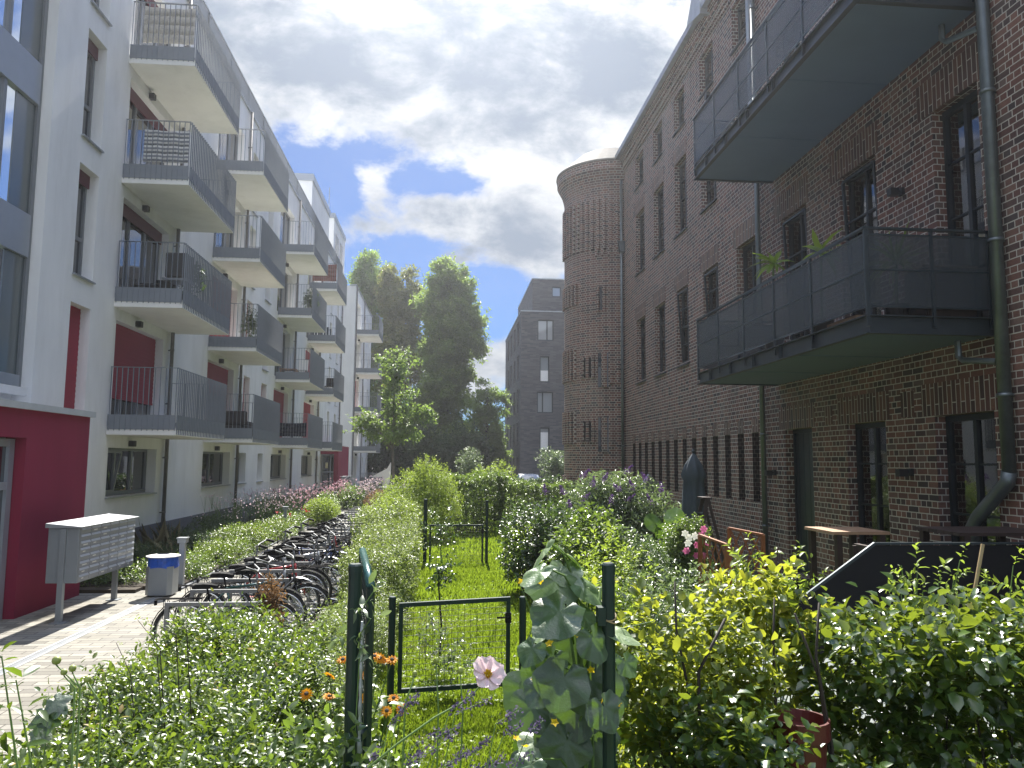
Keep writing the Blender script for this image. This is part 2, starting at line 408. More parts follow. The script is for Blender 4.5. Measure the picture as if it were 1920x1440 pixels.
SH = {(18.12,0):.74,(18.12,1):.13,(18.12,2):.13,(18.12,3):.13,(25.0,0):1,(25.0,1):1,(34.55,0):1,(34.55,1):0,(41.85,0):1,(41.85,1):1,
      (15.95,0):1,(15.95,1):.12,(15.95,2):.12,(29.45,0):1,(29.45,1):1,(32.25,0):1}
for a,b,c,d,kd,k in holes:
    win_left(a, b, c, d, kd, k, SH.get((a,k), 0) if c > 3 else 0)
# coping, roof rail, penthouses
obj('parapet_coping', MB().box(XL-.35, XL+.06, 0, 56.6, 15.6, 15.68), M['zinc'], LB)
rr = MB()
for i in range(0, 330): rr.box(XL-.19, XL-.15, 16.5+i*.12, 16.515+i*.12, 15.68, 16.75)
rr.box(XL-.2, XL-.14, 16.4, 56.4, 16.72, 16.77)
for i in range(17): rr.box(XL-.22, XL-.12, 16.5+i*2.48, 16.56+i*2.48, 15.6, 16.72)
obj('roof_railing', rr, M['railing'], LB)
for q in ((-14, -7.85, 43.5, 50.1, 15.4, 18.5), (-14, -7.9, 52.5, 58.3, 15.4, 19.2), (-14, -9.5, 24, 32, 15.4, 18.0)): obj('penthouse', MB().box(*q), M['plaster'], LB)
obj('penthouse_coping', MB().box(-14, -7.79, 43.44, 50.16, 18.5, 18.9), M['spandrel'], LB); obj('penthouse_coping', MB().box(-14, -7.84, 52.44, 58.36, 19.2, 19.55), M['spandrel'], LB)
obj('penthouse_window', MB().box(-7.91, -7.89, 53.4, 55.0, 16.5, 18.4), M['pane'], LB); obj('penthouse_window', MB().box(-7.91, -7.89, 55.6, 57, 16.5, 18.4), M['pane'], LB)
obj('antenna', MB().tube([(-9,57,19.5),(-9,57,23)], .03, 5), M['zinc'], LB)
# stair glazing beside the entrance
cw = MB()
Xg = XL-.24
ZB = [(3.75,3.95),(6.15,6.95),(9.1,9.9),(12.05,12.85),(14.8,15.0)]
cw.box(Xg-.06, Xg+.05, 14.60, 14.715, 3.75, 15.0)
for y in (13.55, 12.0, 10.4, 8.8, 7.2): cw.box(Xg-.06, Xg+.05, y-.05, y+.05, 3.75, 15.0)
for k in range(4): cw.box(Xg-.058, Xg+.042, 7, 13.55, 4.72+FH*k, 4.82+FH*k)
g = obj('stair_window', cw, M['frame'], LB)
obj('pane', MB().box(Xg-.03, Xg, 7, 14.65, 3.8, 14.98), M['pane_sky'], g)
sp = MB()
for a, b in ZB: sp.box(Xg-.05, Xg+.075, 7, 14.60, a, b)
obj('spandrel', sp, M['spandrel'], g)
fp = MB()
for k in range(4): fp.box(Xg-.02, Xg+.012, 13.95, 14.6, 3.95+FH*k+ (0 if k == 0 else .0), 6.15+FH*k)
obj('side_panel', fp, glass_dark('grey_green_panel', (.07, .09, .09), .15, .5), g)
obj('letterbox_canopy', MB().box(XL, XL+.09, 9, 14.4, 3.55, 3.70), M['slab'], LB)
# red entrance block
RX = -6.5
rh = [(8.6, 12.55, -.1, 2.76)]
rb = wall_x(RX, 4, 14.65, -.1, 3.2, rh, .3, -1)
rb.quad((RX,14.65,-.1),(XL-.5,14.65,-.1),(XL-.5,14.65,3.2),(RX,14.65,3.2))
rb.quad((RX,4,3.2),(RX,14.65,3.2),(XL-.5,14.65,3.2),(XL-.5,4,3.2))
ent = obj('entrance_block', rb, M['red'], LB)
obj('coping', MB().box(XL-.3, RX+.07, 4, 14.72, 3.2, 3.30), mat('coping_metal', (.50, .52, .53), .5, .2, var=.08), ent)
D = RX-.2
dm = MB()
for y in (12.45, 11.35, 10.2, 9.0): dm.box(D-.05, D+.05, y-.07, y+.07, 0, 2.74)
for z in (.06, 2.02, 2.68): dm.box(D-.045, D+.045, 8.6, 12.4, z-.06, z+.06)
dd = obj('entrance_door', dm, M['spandrel'], LB)
obj('pane', MB().box(D-.02, D, 8.7, 12.4, .1, 2.66), M['pane'], dd)
obj('handle', MB().tube([(D+.1,11.2,.9),(D+.1,11.2,1.5)], .018, 6).tube([(D+.1,11.2,.95),(D,11.2,.95)], .01, 5).tube([(D+.1,11.2,1.45),(D,11.2,1.45)], .01, 5), M['chrome'], dd)
# second entrance farther along
rb2 = MB().box(XL-.1, RX, 48.0, 48.25, 2.82, 3.35).box(RX-.28, RX, 48.0, 48.3, -.1, 2.82).box(RX-.3, RX, 48.3, 53.0, -.1, 3.35).box(XL-.1, RX-.3, 48.25, 53.0, 2.82, 3.35).box(XL-.1, RX-.3, 52.8, 53.0, -.1, 2.82)
e2 = obj('far_entrance', rb2, M['red'], LB)
dm = MB()
for x in (-7.56, -7.05, -6.82): dm.box(x-.035, x+.035, 48.5, 48.58, 0, 2.8)
for z in (.04, 1.72, 2.78): dm.box(-7.58, -6.79, 48.505, 48.575, z-.04, z+.04)
d2 = obj('entrance_door', dm, M['spandrel'], LB)
obj('pane', MB().box(-7.55, -6.8, 48.53, 48.55, .06, 2.76), M['pane'], d2)
obj('paper_notice', MB().box(-7.36, -7.2, 48.49, 48.50, 1.95, 2.3), mat('paper', (.75, .68, .42), .8), d2)
# nameplate stripes on the wall before the far door
obj('wall_plate', MB().box(XL, XL+.02, 46.9, 47.3, 1.02, 1.1).box(XL, XL+.02, 46.9, 47.3, .9, .97), M['pipe'], LB)
# downpipes
for y in (21.5, 28.62, 38.5, 46.0, 55.2):
    p = MB().tube([(XL+.1,y,0),(XL+.1,y,15.6)], .052, 8)
    for z in np.arange(1, 15.6, 1.465): p.box(XL, XL+.11, y-.012, y+.012, z, z+.03).tube([(XL+.1,y,z-.0),(XL+.1,y,z+.05)], .06, 8)
    obj('downpipe', p, M['pipe'], LB, smooth=True)
# balconies: slab with railing and apron, a lamp on the wall underneath
def balcony(y0, y1, zb, x0=XL, x1=-6.1, last=False):
    s = MB().box(x0, x1+.02, y0-.02, y1+.02, zb, zb+.2)
    b = obj('balcony', s, M['slab'], LB, bev=.012)
    r = MB(); zt = zb+1.55; w = .035
    r.box(x0+.03, x1+.005, y0-.03, y0+.02, zt-.012, zt).box(x0+.03, x1+.005, y1-.02, y1+.03, zt-.012, zt).box(x1-.045, x1+.005, y0+.02, y1-.02, zt-.012, zt)
    n = int((x1-x0)/.122)
    for i in range(n+1):
        x = x0+.05+(x1-x0-.06)*i/n
        for y in (y0-.045, y1+.01): r.box(x-.005, x+.005, y, y+w, zb+.1, zt-.012)
    n = int((y1-y0)/.122)
    for i in range(n+1):
        y = y0+(y1-y0)*i/n
        r.box(x1+.012, x1+.042, y-.005, y+.005, zb+.02, zt-.012)
    r.box(x1+.006, x1+.012, y0-.03, y1+.03, zb+.16, zb+.2)
    obj('railing', r, M['railing'], b)
    a = MB().box(x0+.02, x1+.004, y0-.035, y0-.021, zb+.13, zb+.46).box(x0+.02, x1+.004, y1+.021, y1+.035, zb+.13, zb+.46).box(x1+.021, x1+.03, y0-.03, y1+.03, zb+.13, zb+.46)
    obj('apron', a, M['railing'], b)
    obj('lamp', MB().box(x0, x0+.13, y0+1.25, y0+1.4, zb-.24, zb-.1), M['lamp'], b)
    return b
BC = [(17.95,21.75),(24.93,28.7),(34.72,38.67),(42.23,46.2)]
for k in range(4):
    for y0,y1 in BC: balcony(y0, y1, 2.98+FH*k)
# far wing, a step forward
XF = -6.77
fh = []
for k in range(4):
    z = FH*k+.05
    fh += [(58.0,60.2,3.3+z,5.62+z,'n',k),(63.2,64.3,3.6+z,5.62+z,'n',k),(66.5,67.5,3.4+z,5.62+z,'n',k)]
fh += [(58.2,60,.6,2.7,'n',9),(64,65,.6,2.7,'n',9),(66.8,67.8,.6,2.7,'n',9)]
fw = wall_x(XF, 56.6, 69.2, 0, 15.4, fh, DEP, -1)
fw.quad((XF,56.6,0),(XF,56.6,15.4),(XL-.5,56.6,15.4),(XL-.5,56.6,0)); fw.quad((XF,69.2,0),(XL-8,69.2,0),(XL-8,69.2,15.4),(XF,69.2,15.4))
fw.box(-20, XF-.36, 56.65, 69.1, 0, 15.3)
FWO = obj('far_wing', fw, M['plaster'], LB)
for a,b,c,d,kd,k in fh:
    D = XF-DEP+.012
    f = obj('window', MB().box(D-.04,D+.04,a+.003,a+.09,c+.003,d-.003).box(D-.04,D+.04,b-.09,b-.003,c+.003,d-.003).box(D-.04,D+.04,a+.09,b-.09,d-.09,d-.003).box(D-.04,D+.04,a+.09,b-.09,c+.003,c+.09), M['frame'], LB)
    obj('pane', MB().box(D-.01,D+.004,a+.08,b-.08,c+.08,d-.08), M['pane'], f)
    if a == 58.0 and k == 1: obj('shutter', MB().box(D+.05,D+.08,a+.004,b-.004,c+.01,d-.004), M['shutter'], f)
for k in range(4): balcony(57.7, 61.2, 2.98+FH*k+.06, XF, -5.1)
obj('parapet_coping', MB().box(XF-.4, XF+.06, 56.55, 69.3, 15.4, 15.5), M['zinc'], LB)
p = MB().tube([(XF+.1,62.2,0),(XF+.1,62.2,15.4)], .05, 6).tube([(XF+.08,56.85,0),(XF+.08,56.85,15.4)], .06, 6)
obj('downpipe', p, M['pipe'], LB)
# ================================================================== brick building on the right
XR = 7.5; RD = .28
RB = thing('brick_building', 'old dark brick factory building with round stair tower and steel balconies', 'building', (12, 18, 0))
BU = True
H = []   # y0,y1,z0,z1,kind
DOOR = (15.05,16.28,.12,3.2,'door')
H += [DOOR, (12.42,13.7,.25,3.2,'w'), (9.82,11.1,.25,3.2,'w'), (6.6,7.9,.25,3.2,'w')]
SL = [17.72+.915*i for i in range(14)]
for y in SL: H.append((y, y+.40, 1.53, 3.2, 'slit'))
for a,b in ((9.8,10.82),(12.4,13.62),(15.0,16.2),(6.8,8.0)): H.append((a,b,4.45,7.93,'fw'))
for a,b in ((17.64,18.85),(20.2,21.45),(22.84,24.05),(25.34,26.62),(27.95,29.25)): H += [(a,b,5.6,8.03,'t'), (a,b,9.9,12.3,'t'), (a+.1,b-.02,13.4,14.62,'u')]
for a,b in ((9.8,10.82),(12.4,13.62),(15.0,16.2)): H += [(a,b,9.2,12.3,'t'), (a+.1,b-.02,13.4,14.62,'u')]
YT = 31.3
sl_ = MB(); M['slitglass'] = glass_dark('slit_glass', (.02,.016,.016), .25, .3)
bw = wall_x(XR, 3, YT+1.0, -.1, 15.0, H, RD, 1)
for h in H:
    if h[4] == 'slit': sl_.quad((XR+RD-.02,h[0]-.02,h[2]-.02),(XR+RD-.02,h[0]-.02,h[3]+.02),(XR+RD-.02,h[1]+.02,h[3]+.02),(XR+RD-.02,h[1]+.02,h[2]-.02))
W = obj('wall', bw, M['brick'], RB, uv='box')
M['brick_shaded'] = brick('shaded_niche_brick', [(.0, (.012, .009, .011)), (.6, (.03, .016, .017)), (1., (.05, .022, .02))], (.20, .17, .14), ms=.005)  # shade inside the slit reveals, put into a darker brick colour
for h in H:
    if h[4] == 'slit': obj('slit_niche', wall_x(XR, h[0], h[1], h[2], h[3], [(*h[:4], 'n', 0)], RD, 1), M['brick_shaded'], RB, uv='box')
for i in range(len(sl_.f)): obj('slit_window', MB().add(sl_.v[4*i:4*i+4], [(0,1,2,3)]), M['slitglass'], RB)
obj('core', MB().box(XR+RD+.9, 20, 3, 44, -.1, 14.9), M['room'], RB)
# soldier courses over the openings, a standing course along the foot
def sold(a, b, z, h, nm='lintel'): obj(nm, MB().box(XR-.008, XR+.05, a, b, z, z+h), M['soldier'], RB, uv='rot')
for h in H:
    if h[4] == 'slit': sold(h[0]-.0, h[1]+.0, 3.204, .33)
    elif h[4] in ('door','w'): sold(h[0]-.13, h[1]+.30, h[3]+.004, .5)
    elif h[4] == 'fw' : sold(h[0]-.1, h[1]+.35, h[3]+.004, .56)
    elif h[4] == 't': sold(h[0]-.05, h[1]+.2, h[3]+.004, .5)
sold(14.2, 14.5, 3.22, .36); sold(11.6, 11.95, 3.22, .42)
sold(16.6, 17.6, .1, .42, 'standing_course')
co = MB()
for i, (z, d) in enumerate(((14.62+.2,.05),(14.95,.11),(15.1,.17),(15.25,.24))): co.box(XR-d, XR+.4, 3, YT+.9, z+(.005 if i else 0), 15.40-.002*i if i == 3 else z+.4)
obj('cornice', co, M['brick'], RB, uv='box')
ro = MB().prism([(XR-.42,15.42),(XR+6,18.6),(XR+12.5,15.42)], 'y', 2.5, 46)
obj('roof', ro, mat('roof_tiles', (.07, .06, .06), .7, var=.2), RB)
obj('gutter', MB().prism([(XR-.42,15.36),(XR-.27,15.36),(XR-.27,15.52),(XR-.44,15.52)], 'y', 2.5, YT+.4), M['zinc'], RB)
# rain-water hopper and dormer cheek on the eaves
obj('rain_hopper', MB().prism([(XR-.36,14.2),(XR-.02,14.2),(XR-.02,14.9),(XR-.46,14.9)], 'y', 17.2, 17.65).tube([(XR-.14,17.42,14.2),(XR-.14,17.42,11.2)], .06, 8), M['zinc'], RB)
obj('dormer', MB().prism([(20.0,15.2),(21.2,15.5),(20.0,17.0)], 'x', XR-.46, XR+2), M['zinc'], RB)
# windows
def win_right(a, b, c, d, kind):
    D = XR+RD-.06; t = .065; w = b-a; h = d-c
    fr = MB().box(D-.05, D+.05, a+.003, a+t, c+.003, d-.003).box(D-.05, D+.05, b-t, b-.003, c+.003, d-.003).box(D-.05, D+.05, a+t, b-t, d-t-.03, d-.003).box(D-.05, D+.05, a+t, b-t, c+.003, c+t)
    if kind == 'door':
        f = obj('door', fr, M['steel'], RB)
        dl = MB()
        for i in range(9): dl.box(D-.02+.004*(i % 2), D+.02, a+t+(w-2*t)*i/9+.004, a+t+(w-2*t)*(i+1)/9-.004, c+t, d-t)
        obj('leaf', dl, M['steel_mid'], f); obj('handle', MB().tube([(D-.09,a+.2,1.1),(D-.09,a+.2,1.35)], .014, 6), M['chrome'], f); return
    nc = 2; nr = 4 if kind in ('fw','w') else (4 if kind == 't' else 2)
    for i in range(1, nc): fr.box(D-.045, D+.045, a+w*i/nc-.035, a+w*i/nc+.035, c+t, d-t)
    for i in range(1, nr): fr.box(D-.03, D+.03, a+t, b-t, c+h*i/nr-.016, c+h*i/nr+.016)
    f = obj('window', fr, M['steel'], RB)
    obj('pane', MB().box(D-.004, D+.004, a+t-.01, b-t+.01, c+t-.01, d-t-.02), M['clear'], f)
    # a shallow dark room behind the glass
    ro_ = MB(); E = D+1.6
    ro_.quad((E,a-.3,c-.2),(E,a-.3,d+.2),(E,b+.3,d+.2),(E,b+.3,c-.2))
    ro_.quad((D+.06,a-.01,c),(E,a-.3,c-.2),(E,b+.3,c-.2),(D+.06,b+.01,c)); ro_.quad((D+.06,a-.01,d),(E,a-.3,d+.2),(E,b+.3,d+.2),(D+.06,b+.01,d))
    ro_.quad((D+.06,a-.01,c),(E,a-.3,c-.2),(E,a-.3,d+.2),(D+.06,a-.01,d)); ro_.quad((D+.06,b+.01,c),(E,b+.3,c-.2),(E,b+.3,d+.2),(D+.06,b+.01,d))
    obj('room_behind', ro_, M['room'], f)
    if (kind in ('fw','w') and a < 14) or (kind == 't' and int(a*7+c*3) % 3):
        cu = MB(); n = 26; y0, y1 = (a+.06, a+w*.55) if kind == 'fw' else (a+w*.5, b-.1)
        if kind == 'fw' and a < 11: y0, y1 = a+.02, b-.02
        if kind == 't': y0, y1 = a+w*.3, b-.07
        P = [(D+.10+.03*math.sin(i*1.7)+.015*math.sin(i*.9), y0+(y1-y0)*i/n) for i in range(n+1)]
        for i in range(n): cu.quad((P[i][0],P[i][1],c+.05),(P[i+1][0],P[i+1][1],c+.05),(P[i+1][0],P[i+1][1],d-.1),(P[i][0],P[i][1],d-.1))
        obj('curtain', cu, M['curtain'], f, smooth=True)
    if kind in ('t','u'): 
        obj('sill', MB().prism([(XR-.07,c-.10),(D,c-.05),(D,c-.004),(XR-.07,c-.06)], 'y', a-.04, b+.04), M['steel'], f)
    if (a, c) in ((15.0,4.45),(12.4,4.45),(22.84,5.6),(20.2,5.6)):   # tilted sashes
        ti = MB(); y0, y1 = a+.08, a+w-.08
        for z in (0,): 
            q = [(D-.04,y0,c+.08),(D-.04,y1,c+.08),(D-.2,y1,d-.12),(D-.2,y0,d-.12)]
            for i in range(4): ti.bar(q[i], q[(i+1) % 4], .05, .05)
            for r_ in (.25,.5,.75): ti.bar(tuple(Vector(q[0]).lerp(Vector(q[3]), r_)), tuple(Vector(q[1]).lerp(Vector(q[2]), r_)), .025, .025)
        obj('sash', ti, M['steel'], f)
for h in H:
    if h[4] != 'slit': win_right(*h)
# lamps on the brick, downpipes
def spot(y, z, parent=RB):
    obj('wall_lamp', MB().box(XR-.05, XR, y-.06, y+.06, z-.06, z+.06).bar((XR-.05,y,z),(XR-.12,y,z),.03,.03).box(XR-.24, XR-.1, y-.06, y+.06, z-.07, z+.05), M['lamp'], parent)
spot(16.85, 2.25); spot(11.75, 2.33); spot(14.35, 6.75); spot(11.65, 6.95)
obj('alarm_bell', MB().tube([(XR-.1,20.7,13.1),(XR,20.7,13.1)], .12, 10), M['lamp'], RB)
def rpipe(y, z0, z1, r=.065, elbow=False, x=XR-.12):
    p = MB().tube([(x,y,z0),(x,y,z1)], r, 10)
    for z in np.arange(z0+1.0, z1, 2.1): p.tube([(x,y,z),(x,y,z+.05)], r*1.2, 10).box(x, XR, y-.015, y+.015, z+.01, z+.035)
    if elbow: p.tube([(x,y,z0+.02),(x-.0,y+.04,z0-.12),(x-.02,y+.62,z0-.62),(x-.02,y+.72,z0-.75),(x-.02,y+.72,z0-1.4)], r*1.12, 10)
    return obj('downpipe', p, M['zincd'], RB, smooth=True)
M['zincd'] = mat('weathered_zinc', (.14, .16, .165), .4, .6, var=.2, scale=4)
rpipe(9.45, 2.35, 15.2, .085, True); rpipe(17.2, 0, 14.3, .06); rpipe(31.25, 0, 15, .065)
obj('rain_hopper', MB().prism([(XR-.22,11.35),(XR-.02,11.35),(XR-.02,11.8),(XR-.3,11.8)], 'y', 31.05, 31.4), M['zincd'], RB)
# steel balconies with mesh panels
def steel_balcony(zb, name='balcony'):
    x0, x1, y0, y1 = XR-.02, 5.64, 9.66, 16.56
    fl = MB().box(x1+.05, x0, y0+.04, y1-.04, zb+.02, zb+.16).box(x1+.03, x0, y0+2.25, y0+2.27, zb+.012, zb+.03).box(x1+.03, x0, y0+4.55, y0+4.57, zb+.012, zb+.03)
    b = obj(name, fl, M['soffit'], RB)
    s = MB()
    # edge channel: flange, web, flange
    for (za, zc, d) in ((zb,zb+.015,.09),(zb+.24,zb+.255,.09)):
        s.box(x1-.03, x1+d-.03, y0-.03, y1+.03, za, zc).box(x1+d-.03, x0, y0-.03, y0+d-.03, za, zc).box(x1+d-.03, x0, y1-d+.03, y1+.03, za, zc)
    s.box(x1+.03, x1+.045, y0+.0, y1, zb+.015, zb+.24).box(x1+.045, x0, y0+.03, y0+.045, zb+.015, zb+.24).box(x1+.045, x0, y1-.045, y1-.03, zb+.015, zb+.24)
    n = 6
    for i in range(1, n): s.box(x1-.028, x1+.03, y0+(y1-y0)*i/n+.38, y0+(y1-y0)*i/n+.39, zb+.015, zb+.24)
    obj('edge_beam', s, M['steel_mid'], b)
    r = MB(); zt = zb+1.47
    PY = [y0, y0+1.55, y0+2.9, y0+4.25, y0+5.6, y1]
    for y in PY: r.box(x1-.012, x1+.018, y-.02, y+.02, zb+.1, zt-.03)
    for x in (x1+.02, x1+.95, x0-.06):
        for y in (y0, y1): r.box(x-.02, x+.02, y-.018, y+.018, zb+.1, zt-.03)
    for z in (zb+.36, zb+.87, zb+1.36): r.box(x1-.008, x1+.012, y0, y1, z, z+.022).box(x1, x0, y0-.01, y0+.01, z, z+.022).box(x1, x0, y1-.01, y1+.01, z, z+.022)
    r.box(x1-.03, x1+.03, y0-.03, y1+.03, zt-.03, zt).box(x1+.03, x0, y0-.03, y0+.03, zt-.03, zt).box(x1+.03, x0, y1-.03, y1+.03, zt-.03, zt)
    obj('railing', r, M['steel_mid'], b)
    m = MB().box(x1-.001, x1+.003, y0, y1, zb+.37, zb+1.36).box(x1+.01, x0, y0-.002, y0+.002, zb+.37, zb+1.36).box(x1+.01, x0, y1-.002, y1+.002, zb+.37, zb+1.36)
    obj('mesh_panel', m, M['mesh'], b)
    obj('drain_spout', MB().tube([(x0-.25,y0+.45,zb),(x0-.25,y0+.45,zb-.22),(x0-.22,y0+.4,zb-.28),(x0-.1,y0-.1,zb-.36)], .045, 8), M['zincd'], b)
    return b
steel_balcony(4.2); steel_balcony(8.93)
# ------------------------------------------------------------------ round stair tower
TC = (7.5, 33.5); TR = 2.2
def ang(px, R_=TR, Ypx=600):
    x, y, z = at(px, Ypx, 1.0); d = Vector((x, y)); d.normalize(); c = Vector(TC); b = d.dot(c); q = b*b - c.length_squared + R_*R_
    t = b - math.sqrt(max(q, 0)); p = d*t - c; return math.atan2(p.y, p.x)
prof = [(TR,-.1),(TR,14.1),(TR+.03,14.3),(TR+.12,14.6),(TR+.25,14.85),(TR+.33,15.0),(TR+.34,15.35)]
tw = MB(); n = 96; a0, a1 = PI*.45, PI*1.62
for i in range(len(prof)-1):
    (r0,z0),(r1,z1) = prof[i], prof[i+1]
    for j in range(n):
        A, B = a0+(a1-a0)*j/n, a0+(a1-a0)*(j+1)/n
        tw.quad((TC[0]+r0*math.cos(A),TC[1]+r0*math.sin(A),z0),(TC[0]+r0*math.cos(B),TC[1]+r0*math.sin(B),z0),(TC[0]+r1*math.cos(B),TC[1]+r1*math.sin(B),z1),(TC[0]+r1*math.cos(A),TC[1]+r1*math.sin(A),z1))
def twuv(q, nn):
    a = math.atan2(q[1]-TC[1], q[0]-TC[0]); a = a % (2*PI); return (a*TR, q[2])
T = obj('stair_tower', tw, M['brick'], RB, smooth=True, uv=twuv)
cap = MB().lathe([(TR+.38,15.34),(TR+.38,15.42),(1.55,16.3),(.3,16.4)], (TC[0],TC[1],0), 40)
obj('tower_roof', cap, mat('tower_roof_felt', (.20, .18, .15), .85, var=.15), T)
def ribs(aa, ab, z0, z1, w=.12, gap=.14, pr=.09, dark=False):
    rb_ = MB()
    if ab < aa: aa, ab = ab, aa
    s = (w+gap)/TR; k = max(1, int((ab-aa)/s))
    for i in range(k):
        A = aa+(i+.1)*s; B = A+w/TR
        for (r0, p0) in ((TR+pr, None),):
            q = lambda r, a_: (TC[0]+r*math.cos(a_), TC[1]+r*math.sin(a_))
            p = [q(TR-.02, A), q(TR-.02, B), q(r0, B), q(r0, A)]
            rb_.prism(p, 'z', z0, z1)
    obj('brick_ribs', rb_, M['brick'], T, uv=twuv)
    if dark:
        q = lambda r, a_: (TC[0]+r*math.cos(a_), TC[1]+r*math.sin(a_))
        for i in range(k-1):
            A = aa+(i+.1)*s+w/TR; B = aa+(i+1.1)*s
            obj('slit_window', MB().prism([q(TR-.05,A), q(TR-.05,B), q(TR+.012,B), q(TR+.012,A)], 'z', z0+.06, z1-.06), M['slitglass'], T)
aL, aR = ang(1062), ang(1166)
ribs(ang(1070)-.5, aR, 11.55, 13.75)
ribs(ang(1064)-.4, ang(1089), 9.25, 10.2, dark=True); ribs(ang(1118), ang(1150), 8.85, 9.95, dark=True); ribs(ang(1116), aR, 11.25, 11.55)
for dz in (0, -2.72):
    ribs(ang(1060)-.4, ang(1089), 5.95+dz, 7.35+dz, dark=True)
    ribs(ang(1090), ang(1120), 6.0+dz, 6.95+dz, dark=True); ribs(ang(1142), aR, 5.75+dz, 6.7+dz)
    for a_, b_ in ((1121,1127),(1135,1140)):
        A, B = ang(a_), ang(b_); q = lambda r, a__: (TC[0]+r*math.cos(a__), TC[1]+r*math.sin(a__))
        dk = MB(); dk.prism([q(TR-.05,A), q(TR-.05,B), q(TR+.01,B), q(TR+.01,A)], 'z', 5.6+dz, 7.05+dz); obj('slit_window', dk, M['pane'], T)
    ribs(ang(1128), ang(1134), 5.6+dz, 7.05+dz, w=.2, gap=0)
ribs(ang(1060)-.3, ang(1078), 0, 1.85)

# ================================================================== grey brick block in the distance
GB = thing('grey_apartment_building', 'distant dark grey brick block with stepped back top storey', 'building', (11, 74, 0))
g1 = MB()
GY = 65.0; x0 = (975-833)/FOC*GY; x1 = 16
gh = [(1008,1038,600,638),(1012,1030,668,716),(1007,1037,735,774),(1012,1030,802,845)]
HG = []
for a,b,c,d in gh:
    p = at(a, d, GY); q = at(b, c, GY); HG.append((p[0], q[0], p[2], q[2]))
def wall_y(Y, xa, xb, za, zb, hs, dep, mb):
    xs = sorted({xa, xb, *[h[0] for h in hs], *[h[1] for h in hs]}); zs = sorted({za, zb, *[h[2] for h in hs], *[h[3] for h in hs]})
    for i in range(len(xs)-1):
        for j in range(len(zs)-1):
            xc, zc = (xs[i]+xs[i+1])/2, (zs[j]+zs[j+1])/2
            if not any(h[0] < xc < h[1] and h[2] < zc < h[3] for h in hs): mb.quad((xs[i],Y,zs[j]),(xs[i+1],Y,zs[j]),(xs[i+1],Y,zs[j+1]),(xs[i],Y,zs[j+1]))
    for a,b,c,d in hs:
        D = Y+dep
        mb.quad((a,Y,c),(a,D,c),(a,D,d),(a,Y,d)); mb.quad((b,D,c),(b,Y,c),(b,Y,d),(b,D,d)); mb.quad((a,Y,d),(a,D,d),(b,D,d),(b,Y,d)); mb.quad((a,D,c),(a,Y,c),(b,Y,c),(b,D,c))
ZG = 15.45
wall_y(GY, x0, x1, 0, ZG, HG, .25, g1)
SG = []
for k in range(5):
    for y in (67.0, 70.5, 74, 77.5): SG.append((y, y+1.5, .8+3.0*k, 2.9+3.0*k))
xs_ = x0
gw2 = wall_x(xs_, GY, 82, 0, ZG, SG, .25, 1)
g1.add(gw2.v, gw2.f); g1.box(x0+.4, x1, GY+.4, 82, 0, ZG-.05)
px0 = 7.6
hu = [at(1035, 556, 66.5), at(1052, 538, 66.5)]
wall_y(66.5, px0, x1, ZG, 18.7, [(hu[0][0], hu[1][0], hu[0][2], hu[1][2])], .2, g1)
g1.quad((px0,66.5,ZG),(px0,66.5,18.7),(px0,80,18.7),(px0,80,ZG)); g1.box(px0+.3, x1, 66.8, 80, ZG, 18.65)
obj('wall', g1, M['greybrick'], GB, uv='box')
obj('coping', MB().box(x0-.06, x1, GY-.06, GY+.3, ZG, ZG+.1).box(x0-.06, x0+.25, GY+.3, 82, ZG, ZG+.1).box(px0-.05, x1, 66.45, 66.8, 18.7, 18.8).box(px0-.05, px0+.25, 66.8, 80, 18.7, 18.8), M['zinc'], GB)
pw = glass_dark('pale_far_glass', (.25, .28, .30), .05, .8)
for i, (a,b,c,d) in enumerate(HG + [(hu[0][0], hu[1][0], hu[0][2], hu[1][2])]):
    Y = (GY if i < 4 else 66.5)+.18
    fr = MB().box(a, a+.08, Y-.04, Y+.03, c, d).box(b-.08, b, Y-.04, Y+.03, c, d).box(a+.08, b-.08, Y-.04, Y+.03, c, c+.08).box(a+.08, b-.08, Y-.04, Y+.03, d-.08, d)
    if i in (0, 2): fr.box(a+(b-a)*(.6 if i == 0 else .35)-.05, a+(b-a)*(.6 if i == 0 else .35)+.05, Y-.04, Y+.03, c+.08, d-.08)
    f = obj('window', fr, M['steel'], GB)
    obj('pane', MB().box(a+.07, b-.07, Y, Y+.02, c+.07, d-.07), pw, f)
    if i in (1, 3): obj('blind', MB().box(a+.09, b-.09, Y-.012, Y-.003, c+.09, c+(d-c)*(.45 if i == 1 else .8)), M['curtain'], f)
for (a,b,c,d) in SG:
    f = obj('window', MB().box(xs_+.12, xs_+.2, a, a+.08, c, d).box(xs_+.12, xs_+.2, b-.08, b, c, d).box(xs_+.12, xs_+.2, a+.08, b-.08, d-.08, d).box(xs_+.12, xs_+.2, a+.08, b-.08, c, c+.08), M['steel'], GB)
    obj('pane', MB().box(xs_+.17, xs_+.19, a+.07, b-.07, c+.07, d-.07), M['pane'], f)
obj('side_door', MB().box((1036-833)/FOC*64.9, (1052-833)/FOC*64.9+.4, 64.9, 64.99, .1, 2.6), M['slab'], GB)
